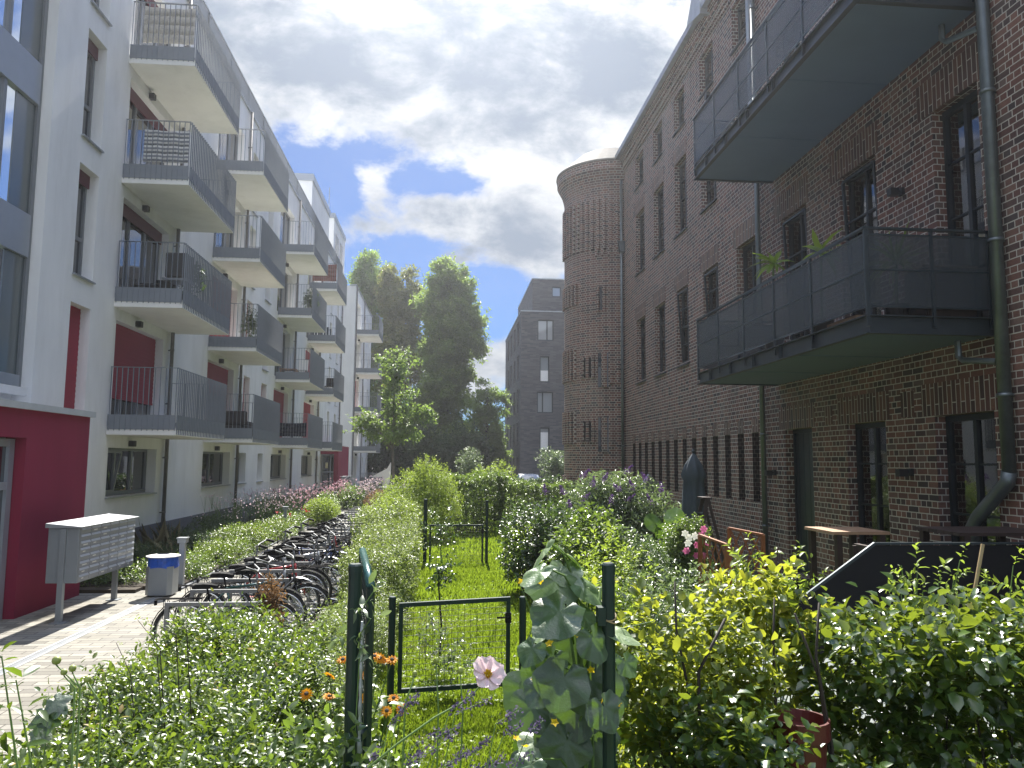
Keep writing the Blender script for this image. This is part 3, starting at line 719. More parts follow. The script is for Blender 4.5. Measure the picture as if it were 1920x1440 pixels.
# ================================================================== foliage tools
def unit(a): return a/np.maximum(np.linalg.norm(a, axis=-1, keepdims=True), 1e-9)
def leafmesh(name, parts, m, parent=None):
    """parts: list of (verts, quads or tris array, tint per face)"""
    V = np.concatenate([p[0] for p in parts]).astype(np.float32)
    off = woff(parent); V = V - np.array(off, dtype=np.float32)
    idx = []; sizes = []; tint = []; o = 0
    for v, f, t in parts:
        for ff, tt_ in (zip(f, t) if isinstance(f, tuple) else ((f, t),)):
            idx.append((ff+o).ravel()); sizes.append(np.full(len(ff), ff.shape[1])); tint.append(tt_)
        o += len(v)
    idx = np.concatenate(idx).astype(np.int32); sizes = np.concatenate(sizes).astype(np.int32); tint = np.concatenate(tint).astype(np.float32)
    me = bpy.data.meshes.new(name)
    me.vertices.add(len(V)); me.vertices.foreach_set('co', V.ravel())
    me.loops.add(len(idx)); me.loops.foreach_set('vertex_index', idx)
    me.polygons.add(len(sizes)); st = np.zeros(len(sizes), dtype=np.int32); st[1:] = np.cumsum(sizes)[:-1]
    me.polygons.foreach_set('loop_start', st); me.polygons.foreach_set('loop_total', sizes)
    a = me.attributes.new('tint', 'FLOAT', 'FACE'); a.data.foreach_set('value', tint)
    me.update(calc_edges=True); me.materials.append(m)
    ob = bpy.data.objects.new(name, me); COL.objects.link(ob)
    if parent is not None: ob.parent = parent
    return ob
def blades(P, A, Nn, L, W, tint, fold=.22, droop=.15, hexa=False):
    """leaf blades from base points P along A with face normal about Nn"""
    m = len(P); A = unit(A); S = unit(np.cross(A, Nn)); U = unit(np.cross(S, A))
    L = np.broadcast_to(np.asarray(L, float), (m,))[:, None]; W = np.broadcast_to(np.asarray(W, float), (m,))[:, None]
    tip = P + A*L - U*L*droop
    if not hexa:
        mid = P + A*L*.45
        V = np.stack([P, mid + S*W*.5 + U*W*fold, tip, mid - S*W*.5 + U*W*fold], 1).reshape(-1, 3)
        b = np.arange(m)[:, None]*4
        F = np.concatenate([b+np.array([[0, 1, 2]]), b+np.array([[0, 2, 3]])])
        return V, F, np.concatenate([tint, tint])
    q1 = P + A*L*.28; q2 = P + A*L*.66 - U*L*droop*.35
    V = np.stack([P, q1+S*W*.46+U*W*fold*.8, q2+S*W*.42+U*W*fold*.7, tip, q2-S*W*.42+U*W*fold*.7, q1-S*W*.46+U*W*fold*.8, q1, q2], 1).reshape(-1, 3)
    b = np.arange(m)[:, None]*8
    Q = np.concatenate([b+np.array([[6, 1, 2, 7]]), b+np.array([[6, 7, 4, 5]])])
    T = np.concatenate([b+np.array([[0, 1, 6]]), b+np.array([[0, 6, 5]]), b+np.array([[7, 2, 3]]), b+np.array([[7, 3, 4]])])
    return V, (Q, T), (np.tile(tint, 2), np.tile(tint, 4))
def leafset(name, blist, m, parent=None): return leafmesh(name, blist, m, parent)
def rdir(n, up=0.0):
    d = rng.normal(size=(n, 3)); d = unit(d); d[:, 2] += up; return unit(d)
def shoots(O, D, ln, k, L, W, spread=.9, droop=.15, fold=.22, hexa=False, upn=.8, tint0=None, jit=.22, tt=.35):
    """k leaves around each shoot that starts at O and grows along D"""
    n = len(O); D = unit(D); ln = np.broadcast_to(np.asarray(ln, float), (n,))
    t = np.tile((np.arange(k)+.5)/k, (n, 1)) + rng.normal(0, .5/k, (n, k)); t = np.clip(t, 0, 1.02)
    ref = np.where(np.abs(D[:, 2:3]) < .9, np.array([[0, 0, 1.]]), np.array([[1., 0, 0]]))
    u = unit(np.cross(D, ref)); w = np.cross(D, u)
    ph = (np.arange(k)*2.4)[None, :] + rng.uniform(0, 6.3, (n, 1)) + rng.normal(0, .3, (n, k))
    rad = u[:, None]*np.cos(ph)[..., None] + w[:, None]*np.sin(ph)[..., None]
    P = O[:, None] + D[:, None]*(t*ln[:, None])[..., None]
    A = unit(D[:, None]*(.35+.6*t[..., None]) + rad*spread + rng.normal(0, jit, (n, k, 3)))
    Nn = unit(np.array([0, 0, 1.])*upn + D[:, None]*.3 + rng.normal(0, .38, (n, k, 3)))
    P = P.reshape(-1, 3); A = A.reshape(-1, 3); Nn = Nn.reshape(-1, 3); m = len(P)
    sz = rng.uniform(.5, 1.25, m)*np.repeat(rng.uniform(.75, 1.2, n), k)
    base = rng.uniform(0, 1, n) if tint0 is None else tint0
    tint = np.clip(np.repeat(base, k)*.55 + rng.uniform(0, .45, m) + (t.ravel()-.5)*tt, 0, 1)
    return blades(P, A, Nn, L*sz, W*sz, tint, fold, droop, hexa)
def lump_noise(P, s=1.0, seed=0):
    r = np.random.default_rng(seed); out = np.zeros(len(P))
    for _ in range(6):
        k = r.normal(size=3)*s*1.6; out += np.sin(P@k + r.uniform(0, 6.3))
    return out/6
def blob(n, ells, shell=.55, lump=.25, s=1.5, zmin=.02, seed=1):
    """points (and outward directions) spread through a union of ellipsoids, thicker near the skin"""
    w = np.array([e[1][0]*e[1][1]+e[1][0]*e[1][2]+e[1][1]*e[1][2] for e in ells]); w /= w.sum()
    P = []; Dn = []
    for e, k in zip(ells, rng.multinomial(n, w)):
        d = rdir(k); r = 1-np.abs(rng.normal(0, 1-shell, k)); r = np.clip(r, .05, 1.08)
        c = np.array(e[0]); R3 = np.array(e[1])
        lf = 1+lump*lump_noise(c+d*R3, s, seed)*2
        P.append(c + d*R3*(r*lf)[:, None]); Dn.append(unit(d/R3))
    P = np.concatenate(P); Dn = np.concatenate(Dn); ok = P[:, 2] > zmin
    return P[ok], Dn[ok]
def boxpts(n, x0, x1, y0, y1, h, lump=.1, s=1.6, seed=2, depth=.22, open_=0.0):
    """points on the top and sides of a hedge, some of them deeper in"""
    ax = np.array([(x1-x0)*(y1-y0), h*(y1-y0), h*(y1-y0), h*(x1-x0), h*(x1-x0)]); k = rng.multinomial(n, ax/ax.sum())
    P = []; Dn = []
    for i, c in enumerate(k):
        u = rng.uniform(0, 1, c); v = rng.uniform(0, 1, c)
        if i == 0: p = np.stack([x0+(x1-x0)*u, y0+(y1-y0)*v, np.full(c, h)], 1); d = np.tile([0, 0, 1.], (c, 1))
        elif i in (1, 2): p = np.stack([np.full(c, x0 if i == 1 else x1), y0+(y1-y0)*u, h*v], 1); d = np.tile([-1. if i == 1 else 1., 0, .25], (c, 1))
        else: p = np.stack([x0+(x1-x0)*u, np.full(c, y0 if i == 3 else y1), h*v], 1); d = np.tile([0, -1. if i == 3 else 1., .25], (c, 1))
        P.append(p); Dn.append(d)
    P = np.concatenate(P); Dn = unit(np.concatenate(Dn))
    f = lump_noise(P, s, seed); P = P + Dn*(f*lump*2)[:, None] - Dn*np.abs(rng.normal(0, depth, len(P)))[:, None]
    if open_:
        g = lump_noise(P, s*2.2, seed+9); keep = g > -open_; P = P[keep]; Dn = Dn[keep]
    P[:, 2] = np.maximum(P[:, 2], .03)
    return P, Dn
def stems(P, base, frac=.03, r0=.012, r1=.004, seed=0, n=None):
    """woody stems from the foot of a shrub up to some of its shoots"""
    r = np.random.default_rng(seed); mb = MB(); k = n or max(6, int(len(P)*frac)); k = min(k, len(P))
    for i in r.choice(len(P), k, replace=False):
        p = P[i]; b = base(p) if callable(base) else np.array(base)+r.normal(0, .05, 3)*np.array([1, 1, 0])
        m = (b+p)/2 + r.normal(0, .06, 3); m[2] = b[2]+(p[2]-b[2])*.55
        mb.tube([b, m, p], [r0, (r0+r1)/2, r1], 5, cap=False)
    return mb

LEAF = {}
LEAF['privet'] = leafmat('privet_leaf', [(0, (.020, .042, .012)), (.5, (.05, .09, .018)), (.8, (.12, .17, .028)), (.97, (.24, .26, .045)), (1, (.30, .20, .05))], (.30, .44, .03), .33, .36, .65)
LEAF['smallleaf'] = leafmat('small_pale_leaf', [(0, (.035, .065, .02)), (.5, (.095, .145, .042)), (1, (.22, .26, .075))], (.34, .44, .07), .36, .42, .5)
LEAF['bright'] = leafmat('bright_leaf', [(0, (.07, .12, .02)), (.6, (.14, .21, .03)), (1, (.24, .30, .05))], (.38, .50, .05), .5, .45)
LEAF['yellow'] = leafmat('yellow_green_leaf', [(0, (.035, .065, .016)), (.5, (.08, .13, .02)), (.8, (.17, .21, .025)), (1, (.32, .30, .04))], (.52, .56, .04), .5, .4)
LEAF['beech'] = leafmat('hornbeam_leaf', [(0, (.022, .048, .016)), (.6, (.045, .09, .02)), (.9, (.08, .14, .025)), (.97, (.16, .17, .035)), (1, (.24, .15, .04))], (.40, .50, .03), .30, .28, .8)
LEAF['dark'] = leafmat('dark_shrub_leaf', [(0, (.018, .035, .014)), (.7, (.04, .075, .02)), (1, (.08, .13, .03))], (.16, .28, .03), .26, .32, .7)
LEAF['mid'] = leafmat('shrub_leaf', [(0, (.022, .045, .014)), (.55, (.06, .105, .024)), (1, (.15, .20, .045))], (.28, .42, .04), .36, .34, .8)
LEAF['grey'] = leafmat('grey_green_leaf', [(0, (.03, .05, .024)), (.5, (.08, .12, .055)), (1, (.20, .24, .12))], (.25, .36, .10), .34, .34, .9)
LEAF['tree'] = leafmat('tree_leaf', [(0, (.04, .075, .024)), (.6, (.10, .16, .042)), (1, (.21, .27, .07))], (.34, .48, .08), .48, .45)
LEAF['tree_dark'] = leafmat('dark_tree_leaf', [(0, (.022, .042, .02)), (.7, (.042, .07, .028)), (1, (.08, .10, .04))], (.15, .23, .05), .38, .5)
LEAF['tree_light'] = leafmat('light_tree_leaf', [(0, (.05, .09, .028)), (.6, (.09, .155, .04)), (1, (.16, .22, .06))], (.33, .48, .07), .48, .48)
LEAF['tree_warm'] = leafmat('turning_tree_leaf', [(0, (.035, .06, .02)), (.6, (.075, .10, .03)), (1, (.16, .15, .05))], (.34, .36, .07), .42, .5)
LEAF['grass'] = leafmat('grass_blade', [(0, (.06, .11, .015)), (.6, (.11, .18, .022)), (.9, (.17, .24, .03)), (1, (.28, .27, .09))], (.40, .55, .03), .5, .55, .3)
LEAF['cuke'] = leafmat('big_rough_leaf', [(0, (.012, .034, .010)), (.5, (.042, .098, .026)), (.8, (.13, .20, .08)), (1, (.30, .37, .22))], (.26, .46, .03), .17, .42, 1.0, 70)  # dark low stops stand for shaded leaves, pale high stops for lit ones
LEAF['pink'] = leafmat('pink_petal', [(0, (.40, .22, .28)), (.5, (.58, .40, .44)), (1, (.78, .68, .70))], (.8, .4, .5), .4, .6, .2)
LEAF['pinkdeep'] = leafmat('deep_pink_petal', [(0, (.45, .09, .22)), (1, (.65, .22, .38))], (.7, .25, .45), .4, .6, .2)
LEAF['palepink'] = leafmat('pale_pink_petal', [(0, (.70, .52, .56)), (1, (.82, .70, .72))], (.85, .65, .68), .4, .6, .2)
LEAF['white'] = leafmat('white_petal', [(0, (.70, .70, .62)), (1, (.85, .85, .8))], (.85, .85, .75), .35, .6, .2)
LEAF['orange'] = leafmat('orange_petal', [(0, (.62, .22, .01)), (1, (.80, .42, .02))], (.85, .45, .02), .35, .55, .2)
LEAF['yellowpetal'] = leafmat('yellow_petal', [(0, (.65, .42, .01)), (1, (.8, .6, .03))], (.85, .65, .03), .4, .55, .2)
LEAF['purple'] = leafmat('purple_floret', [(0, (.07, .03, .12)), (.6, (.13, .065, .21)), (1, (.24, .14, .31))], (.2, .1, .32), .3, .6, .2)
LEAF['lav'] = leafmat('lavender_floret', [(0, (.05, .04, .085)), (.6, (.095, .075, .14)), (1, (.19, .155, .24))], (.15, .12, .24), .3, .6, .2)
LEAF['redpetal'] = leafmat('red_petal', [(0, (.35, .02, .03)), (1, (.55, .06, .06))], (.6, .05, .05), .35, .55, .2)
LEAF['straw'] = leafmat('straw_blade', [(0, (.25, .21, .13)), (1, (.42, .37, .25))], (.4, .35, .2), .3, .7, .2)
LEAF['dry'] = leafmat('dry_brown_leaf', [(0, (.12, .06, .025)), (1, (.26, .15, .07))], (.35, .2, .08), .3, .7, .2)

def shrub(name, label, cat, loc, ells, n, k, L, W, lm, shell=.5, lump=.22, up=.4, ln=.16, group=None, hexa=False, twigs=14, droop=.15, zmin=.03, seed=None, spread=.9, stem_m='twig', tt=.35):
    seed = seed if seed is not None else sum(map(ord, label)) % 997
    t = thing(name, label, cat, loc, group)
    E_ = [((loc[0]+c[0], loc[1]+c[1], c[2]), r) for c, r in ells]
    P, Dn = blob(n, E_, shell, lump, 1.5, zmin, seed)
    tint0 = np.clip(.5+.5*lump_noise(P, 2.2, seed+3)+rng.normal(0, .12, len(P)), 0, 1)
    leafset('foliage', [shoots(P, Dn+rdir(len(P))*.6+np.array([0, 0, up]), ln, k, L, W, hexa=hexa, droop=droop, tint0=tint0, spread=spread, tt=tt)], LEAF[lm], t)
    if twigs: obj('branches', stems(P, (loc[0], loc[1], loc[2]), n=twigs, seed=seed), M[stem_m], t)
    return t, P, Dn
def hedge(name, label, cat, x0, x1, y0, y1, h, n, k, L, W, lm, ln=.12, up=.5, lump=.07, depth=.16, open_=0, group=None, hexa=False, twigs=30, seed=3, fresh=0, spread=.9, tt=.35, extra=None):
    t = thing(name, label, cat, ((x0+x1)/2, (y0+y1)/2, 0), group)
    P, Dn = boxpts(n, x0, x1, y0, y1, h, lump, 1.6, seed, depth, open_)
    if extra:
        P2, D2 = boxpts(int(n*extra[4]), *extra[:4], h, lump, 1.6, seed, depth, open_); P = np.concatenate([P, P2]); Dn = np.concatenate([Dn, D2])
    tint0 = np.clip(.42+.5*lump_noise(P, 2.5, seed+3)+rng.normal(0, .15, len(P)), 0, 1)
    D = Dn+rdir(len(P))*.7+np.array([0, 0, up])
    B = [shoots(P, D, ln*rng.uniform(.6, 1.4, len(P)), k, L, W, hexa=hexa, tint0=tint0, spread=spread, tt=tt)]
    if fresh:
        Q, _ = boxpts(fresh, x0, x1, y0, y1, h, lump, 1.6, seed, .03); Q = Q[Q[:, 2] > h*.8]
        B.append(shoots(Q, rdir(len(Q), 1.6), ln*rng.uniform(1.2, 2.4, len(Q)), k, L*.9, W*.9, hexa=hexa, tint0=np.full(len(Q), .95), spread=spread))
    leafset('foliage', B, LEAF[lm], t)
    if twigs: obj('branches', stems(P, lambda p: np.array([(x0+x1)/2+(p[0]-(x0+x1)/2)*.5, p[1]+random.uniform(-.15, .15), 0.]), n=twigs, r0=.013, r1=.004, seed=seed), M['twig'], t)
    return t
def disc_flower(P, Nn, r, npet, W, tint=None, cup=.25):
    """petal blades round each centre P facing Nn"""
    n = len(P); Nn = unit(Nn); ref = np.where(np.abs(Nn[:, 2:3]) < .9, np.array([[0, 0, 1.]]), np.array([[1., 0, 0]]))
    u = unit(np.cross(Nn, ref)); w = np.cross(Nn, u); a = (np.arange(npet)*2*PI/npet)[None, :]+rng.uniform(0, 6, (n, 1))
    A = u[:, None]*np.cos(a)[..., None]+w[:, None]*np.sin(a)[..., None]+Nn[:, None]*cup
    PP = np.repeat(P[:, None], npet, 1).reshape(-1, 3); A = A.reshape(-1, 3); NN = np.repeat(Nn[:, None], npet, 1).reshape(-1, 3)
    return blades(PP, A, NN, r*rng.uniform(.85, 1.1, len(PP)), W, rng.uniform(0, 1, len(PP)), .12, .1)
# ================================================================== things standing about
ORD = ['first','second','third','fourth','fifth','sixth','seventh','eighth','ninth','tenth','eleventh','twelfth','thirteenth','fourteenth','fifteenth','sixteenth','seventeenth','eighteenth','nineteenth','twentieth','twenty-first','twenty-second','twenty-third','twenty-fourth']
# ---- letterboxes
t = thing('letterbox_unit', 'grey bank of letterboxes on two steel legs before the red entrance wall', 'letterboxes', (-5.69, 13.3, 0))
obj('cabinet', MB().box(-5.92,-5.47,12.22,14.32,.58,1.40), M['sheet'], t, bev=.006)
obj('lid', MB().prism([(-5.95,1.403),(-5.42,1.403),(-5.42,1.42),(-5.95,1.47)], 'y', 12.18, 14.36), M['zinc'], t)
fl = MB(); nml = []; fd = MB()
for r in range(8):
    z = .60+.1*r
    for c in range(6):
        y = 12.25+.341*c
        fd.box(-5.47,-5.463,y+.006,y+.335,z+.004,z+.094)
        fl.prism([(-5.463,z+.066),(-5.448,z+.062),(-5.463,z+.094)], 'y', y+.02, y+.32)
        if random.random() < .55: nml.append(MB().box(-5.463,-5.461,y+.1,y+.1+random.uniform(.05,.15),z+.026,z+.044))
obj('box_door', fd, mat('letterbox_door', (.30, .31, .325), .4, .35, var=.05), t); obj('flap', fl, M['slot'], t); [obj('name_label', n_, M['slab'], t) for n_ in nml]
for y in (12.36, 14.14):
    l = MB().box(-5.73,-5.65,y-.035,y+.035,.012,.58 if y > 13 else 1.39).box(-5.79,-5.59,y-.09,y+.09,.0,.014)
    if y < 13: l = MB().box(-5.73,-5.65,12.18,12.219,.012,1.39).box(-5.73,-5.65,12.219,12.26,.012,.579).box(-5.79,-5.59,12.13,12.33,0,.014)
    obj('leg', l, M['sheet'], t)
# ---- litter bin
t = thing('litter_bin', 'grey steel litter bin lined with a blue bag beside the letterboxes', 'bin', (-5.05, 14.6, 0))
oc = [(-.23,-.16),(-.16,-.23),(.16,-.23),(.23,-.16),(.23,.16),(.16,.23),(-.16,.23),(-.23,.16)]
obj('body', MB().prism([(x-5.05,y+14.6) for x,y in oc], 'z', .03, .53), M['sheet'], t)
bg = MB(); n = 24
for i in range(n):
    a, b = 2*PI*i/n, 2*PI*(i+1)/n
    q = lambda a_, r, z: (-5.05+r*math.cos(a_), 14.6+r*math.sin(a_), z)
    ra, rb2_ = .262+.014*math.sin(a*5), .262+.014*math.sin(b*5)
    bg.quad(q(a,ra,.50+.02*math.sin(a*3)), q(b,rb2_,.50+.02*math.sin(b*3)), q(b,.255,.70), q(a,.255,.70))
obj('bin_bag', bg, M['bag'], t, smooth=True)
fr = MB()
for i in range(n):
    a, b = 2*PI*i/n, 2*PI*(i+1)/n
    q = lambda a_, r, z: (-5.05+r*math.cos(a_), 14.6+r*math.sin(a_), z)
    fr.quad(q(a,.11,.735), q(a,.29,.705), q(b,.29,.705), q(b,.11,.735)); fr.quad(q(a,.29,.69), q(b,.29,.69), q(b,.29,.705), q(a,.29,.705))
obj('lid', fr, M['slab'], t)
# ---- bollard lights
for i, (x, y, h, lb) in enumerate(((-4.98, 15.4, .95, 'square grey bollard light in the planting bed behind the litter bin'), (-5.25, 26.3, .9, 'square grey bollard light among the pink flowers'), (-5.3, 38.5, .9, 'far grey bollard light near the second red entrance'))):
    t = thing('bollard_light', lb, 'bollard light', (x, y, 0), 'bollard lights along the planting bed')
    obj('post', MB().box(x-.05,x+.05,y-.05,y+.05,0,h-.1), M['sheet'], t); obj('head', MB().box(x-.08,x+.08,y-.08,y+.08,h-.1,h-.02).box(x-.095,x+.095,y-.095,y+.095,h-.02,h), M['sheet'], t)
# ---- bicycle stands
def hoop(y, i):
    x0, x1, h = -3.28, -2.2, .75
    t = thing('bike_stand', f'{ORD[i]} flat steel bike hoop from the near end of the rack row', 'bike stand', ((x0+x1)/2, y, 0), 'steel bike hoops beside the path')
    obj('hoop', MB().box(x0,x0+.05,y-.02,y+.02,0,h).box(x1-.05,x1,y-.02,y+.02,0,h).box(x0+.05,x1-.05,y-.02,y+.02,h-.045,h).box(x0+.05,x1-.05,y-.012,y+.012,.36,.39), M['hoop'], t)
HY = [9.62+.915*i for i in range(22)]
for i, y in enumerate(HY): hoop(y, i)
# ---- bicycles (frame along +X: front wheel towards the garden)
PAINT = {'black': (.012,.012,.014), 'green': (.012,.06,.055), 'red': (.32,.02,.02), 'silver': (.30,.31,.32), 'blue': (.015,.035,.12), 'white': (.6,.6,.6), 'grey': (.11,.115,.12)}
for k, c in PAINT.items(): M['paint_'+k] = mat('bike_paint_'+k, c, .3, .2, var=.04, coat=.4)
def make_bike(kind):
    """kind: 'step' (deep step-through) or 'diamond'"""
    t = thing('bicycle', 'x', 'bicycle', (0,0,0), 'bicycles parked in the rack row')
    rw, fw_, wr = (-.52,0,.345), (.55,0,.345), .335
    bb = (-.08,0,.29); seat = (-.24,0,.78); head_t = (.36,0,.82); head_b = (.39,0,.68)
    f = MB()
    f.tube([bb,(-.22,0,.72)], .017, 6).tube([head_t,head_b], .02, 6)
    if kind == 'step': f.tube([(.38,0,.70),(.16,0,.42),(-.02,0,.33),bb], .023, 6).tube([(.37,0,.78),(.12,0,.52),(-.13,0,.48)], .016, 6)
    else: f.tube([(.385,0,.70),bb], .02, 6).tube([(.365,0,.79),(-.21,0,.70)], .018, 6)
    for s in (-1, 1):
        f.tube([(-.08,s*.03,.29),(-.52,s*.06,.345)], .010, 5).tube([(-.21,s*.02,.68),(-.52,s*.06,.345)], .009, 5)
        f.tube([(.395,s*.03,.66),(.43,s*.055,.55),(.55,s*.055,.345)], .012, 5)
    f.tube([(.395,-.04,.665),(.395,.04,.665)], .018, 6)
    obj('frame', f, M['paint_black'], t, smooth=True)
    for nm_, c in (('rear_wheel', rw), ('front_wheel', fw_)):
        w = MB().torus(c, 'y', wr, .021, 30, 6)
        w_ = obj('wheel', w, M['rubber'], t, smooth=True)
        r = MB().torus(c, 'y', wr-.028, .011, 30, 5).tube([(c[0],-.05,c[2]),(c[0],.05,c[2])], .018, 8)
        for i in range(14):
            a = 2*PI*i/14; r.tube([(c[0],.02*(-1)**i,c[2]),(c[0]+(wr-.03)*math.cos(a),0,c[2]+(wr-.03)*math.sin(a))], .0022, 3, cap=False)
        obj('rim', r, M['chrome'], w_)
        m = MB()
        A = (PI*.98, PI*.10) if nm_ == 'rear_wheel' else (PI*.92, PI*.22)
        pts = [(c[0]+(wr+.04)*math.cos(A[0]+(A[1]-A[0])*i/10), c[2]+(wr+.04)*math.sin(A[0]+(A[1]-A[0])*i/10)) for i in range(11)]
        for i in range(10):
            (xa,za),(xb,zb) = pts[i], pts[i+1]; m.quad((xa,-.028,za-.006),(xb,-.028,zb-.006),(xb,0,zb+.008),(xa,0,za+.008)); m.quad((xa,0,za+.008),(xb,0,zb+.008),(xb,.028,zb-.006),(xa,.028,za-.006))
        obj('mudguard', m, M['black'], t, smooth=True)
    sd = MB(); prof = [(-.16,.085,.0),(-.12,.10,.02),(-.03,.075,.025),(.05,.035,.015),(.13,.02,.0)]
    for i in range(4):
        (xa,wa,za),(xb,wb,zb) = prof[i], prof[i+1]
        for s in (-1,1):
            sd.quad((-.26+xa,0,.90+za),(-.26+xb,0,.90+zb),(-.26+xb,s*wb,.885+zb),(-.26+xa,s*wa,.885+za)); sd.quad((-.26+xa,s*wa,.885+za),(-.26+xb,s*wb,.885+zb),(-.26+xb,s*wb*.9,.85),(-.26+xa,s*wa*.9,.85))
    sd.quad((-.42,-.08,.85),(-.42,.08,.85),(-.42,.085,.885),(-.42,-.085,.885)).tube([(-.26,0,.86),(-.22,0,.70)], .013, 6)
    obj('saddle', sd, M['black'], t)
    hb = MB().tube([(.36,0,.80),(.325,0,1.04)], .015, 6)
    hb.tube([(.13,-.30,1.09),(.24,-.28,1.12),(.33,-.13,1.07),(.335,0,1.045),(.33,.13,1.07),(.24,.28,1.12),(.13,.30,1.09)], .013, 6)
    h_ = obj('handlebar', hb, M['hoop'], t, smooth=True)
    for s in (-1,1): obj('grip', MB().tube([(.12,s*.302,1.087),(.25,s*.278,1.122)], .021, 6), M['black'], h_)
    obj('lamp', MB().box(.42,.47,-.035,.035,.70,.77).box(.38,.42,-.01,.01,.72,.74), M['black'], t)
    ck = MB().torus((-.08,.05,.29),'y',.085,.006,16,4).tube([(-.08,.06,.29),(.06,.08,.20)],.009,5).tube([(-.08,-.06,.29),(-.22,-.08,.38)],.009,5).box(.02,.10,.08,.17,.185,.21).box(-.26,-.18,-.17,-.08,.37,.395)
    ck.box(-.52,-.08,.048,.056,.365,.37)
    obj('crank', ck, M['black'], t)
    cr = MB()
    for y in (-.07,-.02,.03,.08): cr.tube([(-.84,y,.735),(-.30,y,.735)], .006, 4)
    cr.tube([(-.84,-.07,.735),(-.84,.08,.735)], .006, 4).tube([(-.5,-.07,.735),(-.5,.08,.735)], .006, 4)
    for s in (-.075,.08): cr.tube([(-.74,s,.735),(-.53,s*.9,.36)], .005, 4).tube([(-.50,s,.735),(-.53,s*.9,.36)], .005, 4).tube([(-.74,s,.73),(-.74,s,.50),(-.60,s,.50)], .005, 4)
    cr.box(-.865,-.845,-.03,.03,.66,.72)
    obj('carrier', cr, M['black'], t)
    return t
B1 = make_bike('step'); B2 = make_bike('diamond')
def basket(x, y, z, m, lb):
    b = MB(); X0, X1, Y0, Y1, H_ = x-.13, x+.13, y-.17, y+.17, .22
    for k in range(6):
        zz = z+H_*k/5; e = .02*k/5; b.tube([(X0-e,Y0-e,zz),(X1+e,Y0-e,zz),(X1+e,Y1+e,zz),(X0-e,Y1+e,zz)], .0045, 4, closed=True)
    for i in range(7):
        for yy, e in ((Y0,-1),(Y1,1)): b.tube([(X0+(X1-X0)*i/6,yy,z),(X0+(X1-X0)*i/6,yy+e*.02,z+H_)], .003, 4)
        for xx, e in ((X0,-1),(X1,1)): b.tube([(xx,Y0+(Y1-Y0)*i/6,z),(xx+e*.02,Y0+(Y1-Y0)*i/6,z+H_)], .003, 4)
        b.tube([(X0+(X1-X0)*i/6,Y0,z),(X0+(X1-X0)*i/6,Y1,z)], .003, 4)
    tag(obj('bike_basket', b, m), lb, 'basket')
bikes = [(9.95,B1,'black','black step-through bicycle with bare carrier at the near end of the rack row',0),
 (10.85,B2,'green','dark teal bicycle behind the nearest black bicycle, dry weeds at its wheel',0),
 (11.7,B1,'silver','silver step-through bicycle with broad black saddle beside the teal bicycle',0),
 (12.5,B2,'red','red framed bicycle parked behind the silver step-through bicycle',0),
 (13.3,B1,'black','black bicycle just behind the red framed bicycle',0),
 (14.15,B2,'white','white framed diamond bicycle in the middle of the rack row',0),
 (15.0,B1,'blue','dark blue step-through bicycle right behind the white framed bicycle',0),
 (15.9,B2,'grey','grey diamond frame bicycle behind the dark blue bicycle',0),
 (16.9,B1,'red','red step-through bicycle near the far end of the parked bicycles',0),
 (17.9,B2,'black','black diamond frame bicycle after the red step-through bicycle',0),
 (19.2,B1,'silver','silver step-through bicycle standing last in the rack row',0),
 (11.2,B1,'black','black step-through bicycle squeezed between the teal and the silver bicycle',1),
 (12.9,B2,'black','black diamond frame bicycle turned round beside the red framed bicycle',2),
 (13.75,B1,'grey','grey step-through bicycle before the white framed bicycle',1),
 (14.6,B2,'black','black diamond frame bicycle between the white framed and the dark blue bicycle',1),
 (15.45,B2,'blue','dark blue diamond frame bicycle turned round in the middle of the row',2),
 (16.4,B1,'black','black step-through bicycle right before the red step-through bicycle',1),
 (17.4,B2,'grey','grey diamond frame bicycle right behind the red step-through bicycle',2),
 (18.5,B1,'black','black step-through bicycle next to the last silver bicycle',1)]
used = set()
for i, (y, p, c, lb, fl_) in enumerate(bikes):
    x = -2.6+random.uniform(-.12, .12)+(.18 if fl_ == 1 else (-.1 if fl_ == 2 else 0))
    if id(p) not in used: b = p; used.add(id(p))
    else: b = copy_tree(p)
    b.location = (x, y, 0); b.rotation_euler = (R(random.uniform(-5, -2)), 0, R(random.uniform(-8, 8))+(PI if fl_ == 2 else 0)); b['label'] = lb
    for ch in b.children:
        if ch.name.startswith('frame') or (ch.name.startswith('mudguard') and c in ('silver','white','blue')):
            ch.material_slots[0].link = 'OBJECT'; ch.material_slots[0].material = M['paint_'+c]
basket(-2.6, 17.9, .86, M['black'], 'black wire basket on the handlebar of a far bicycle')
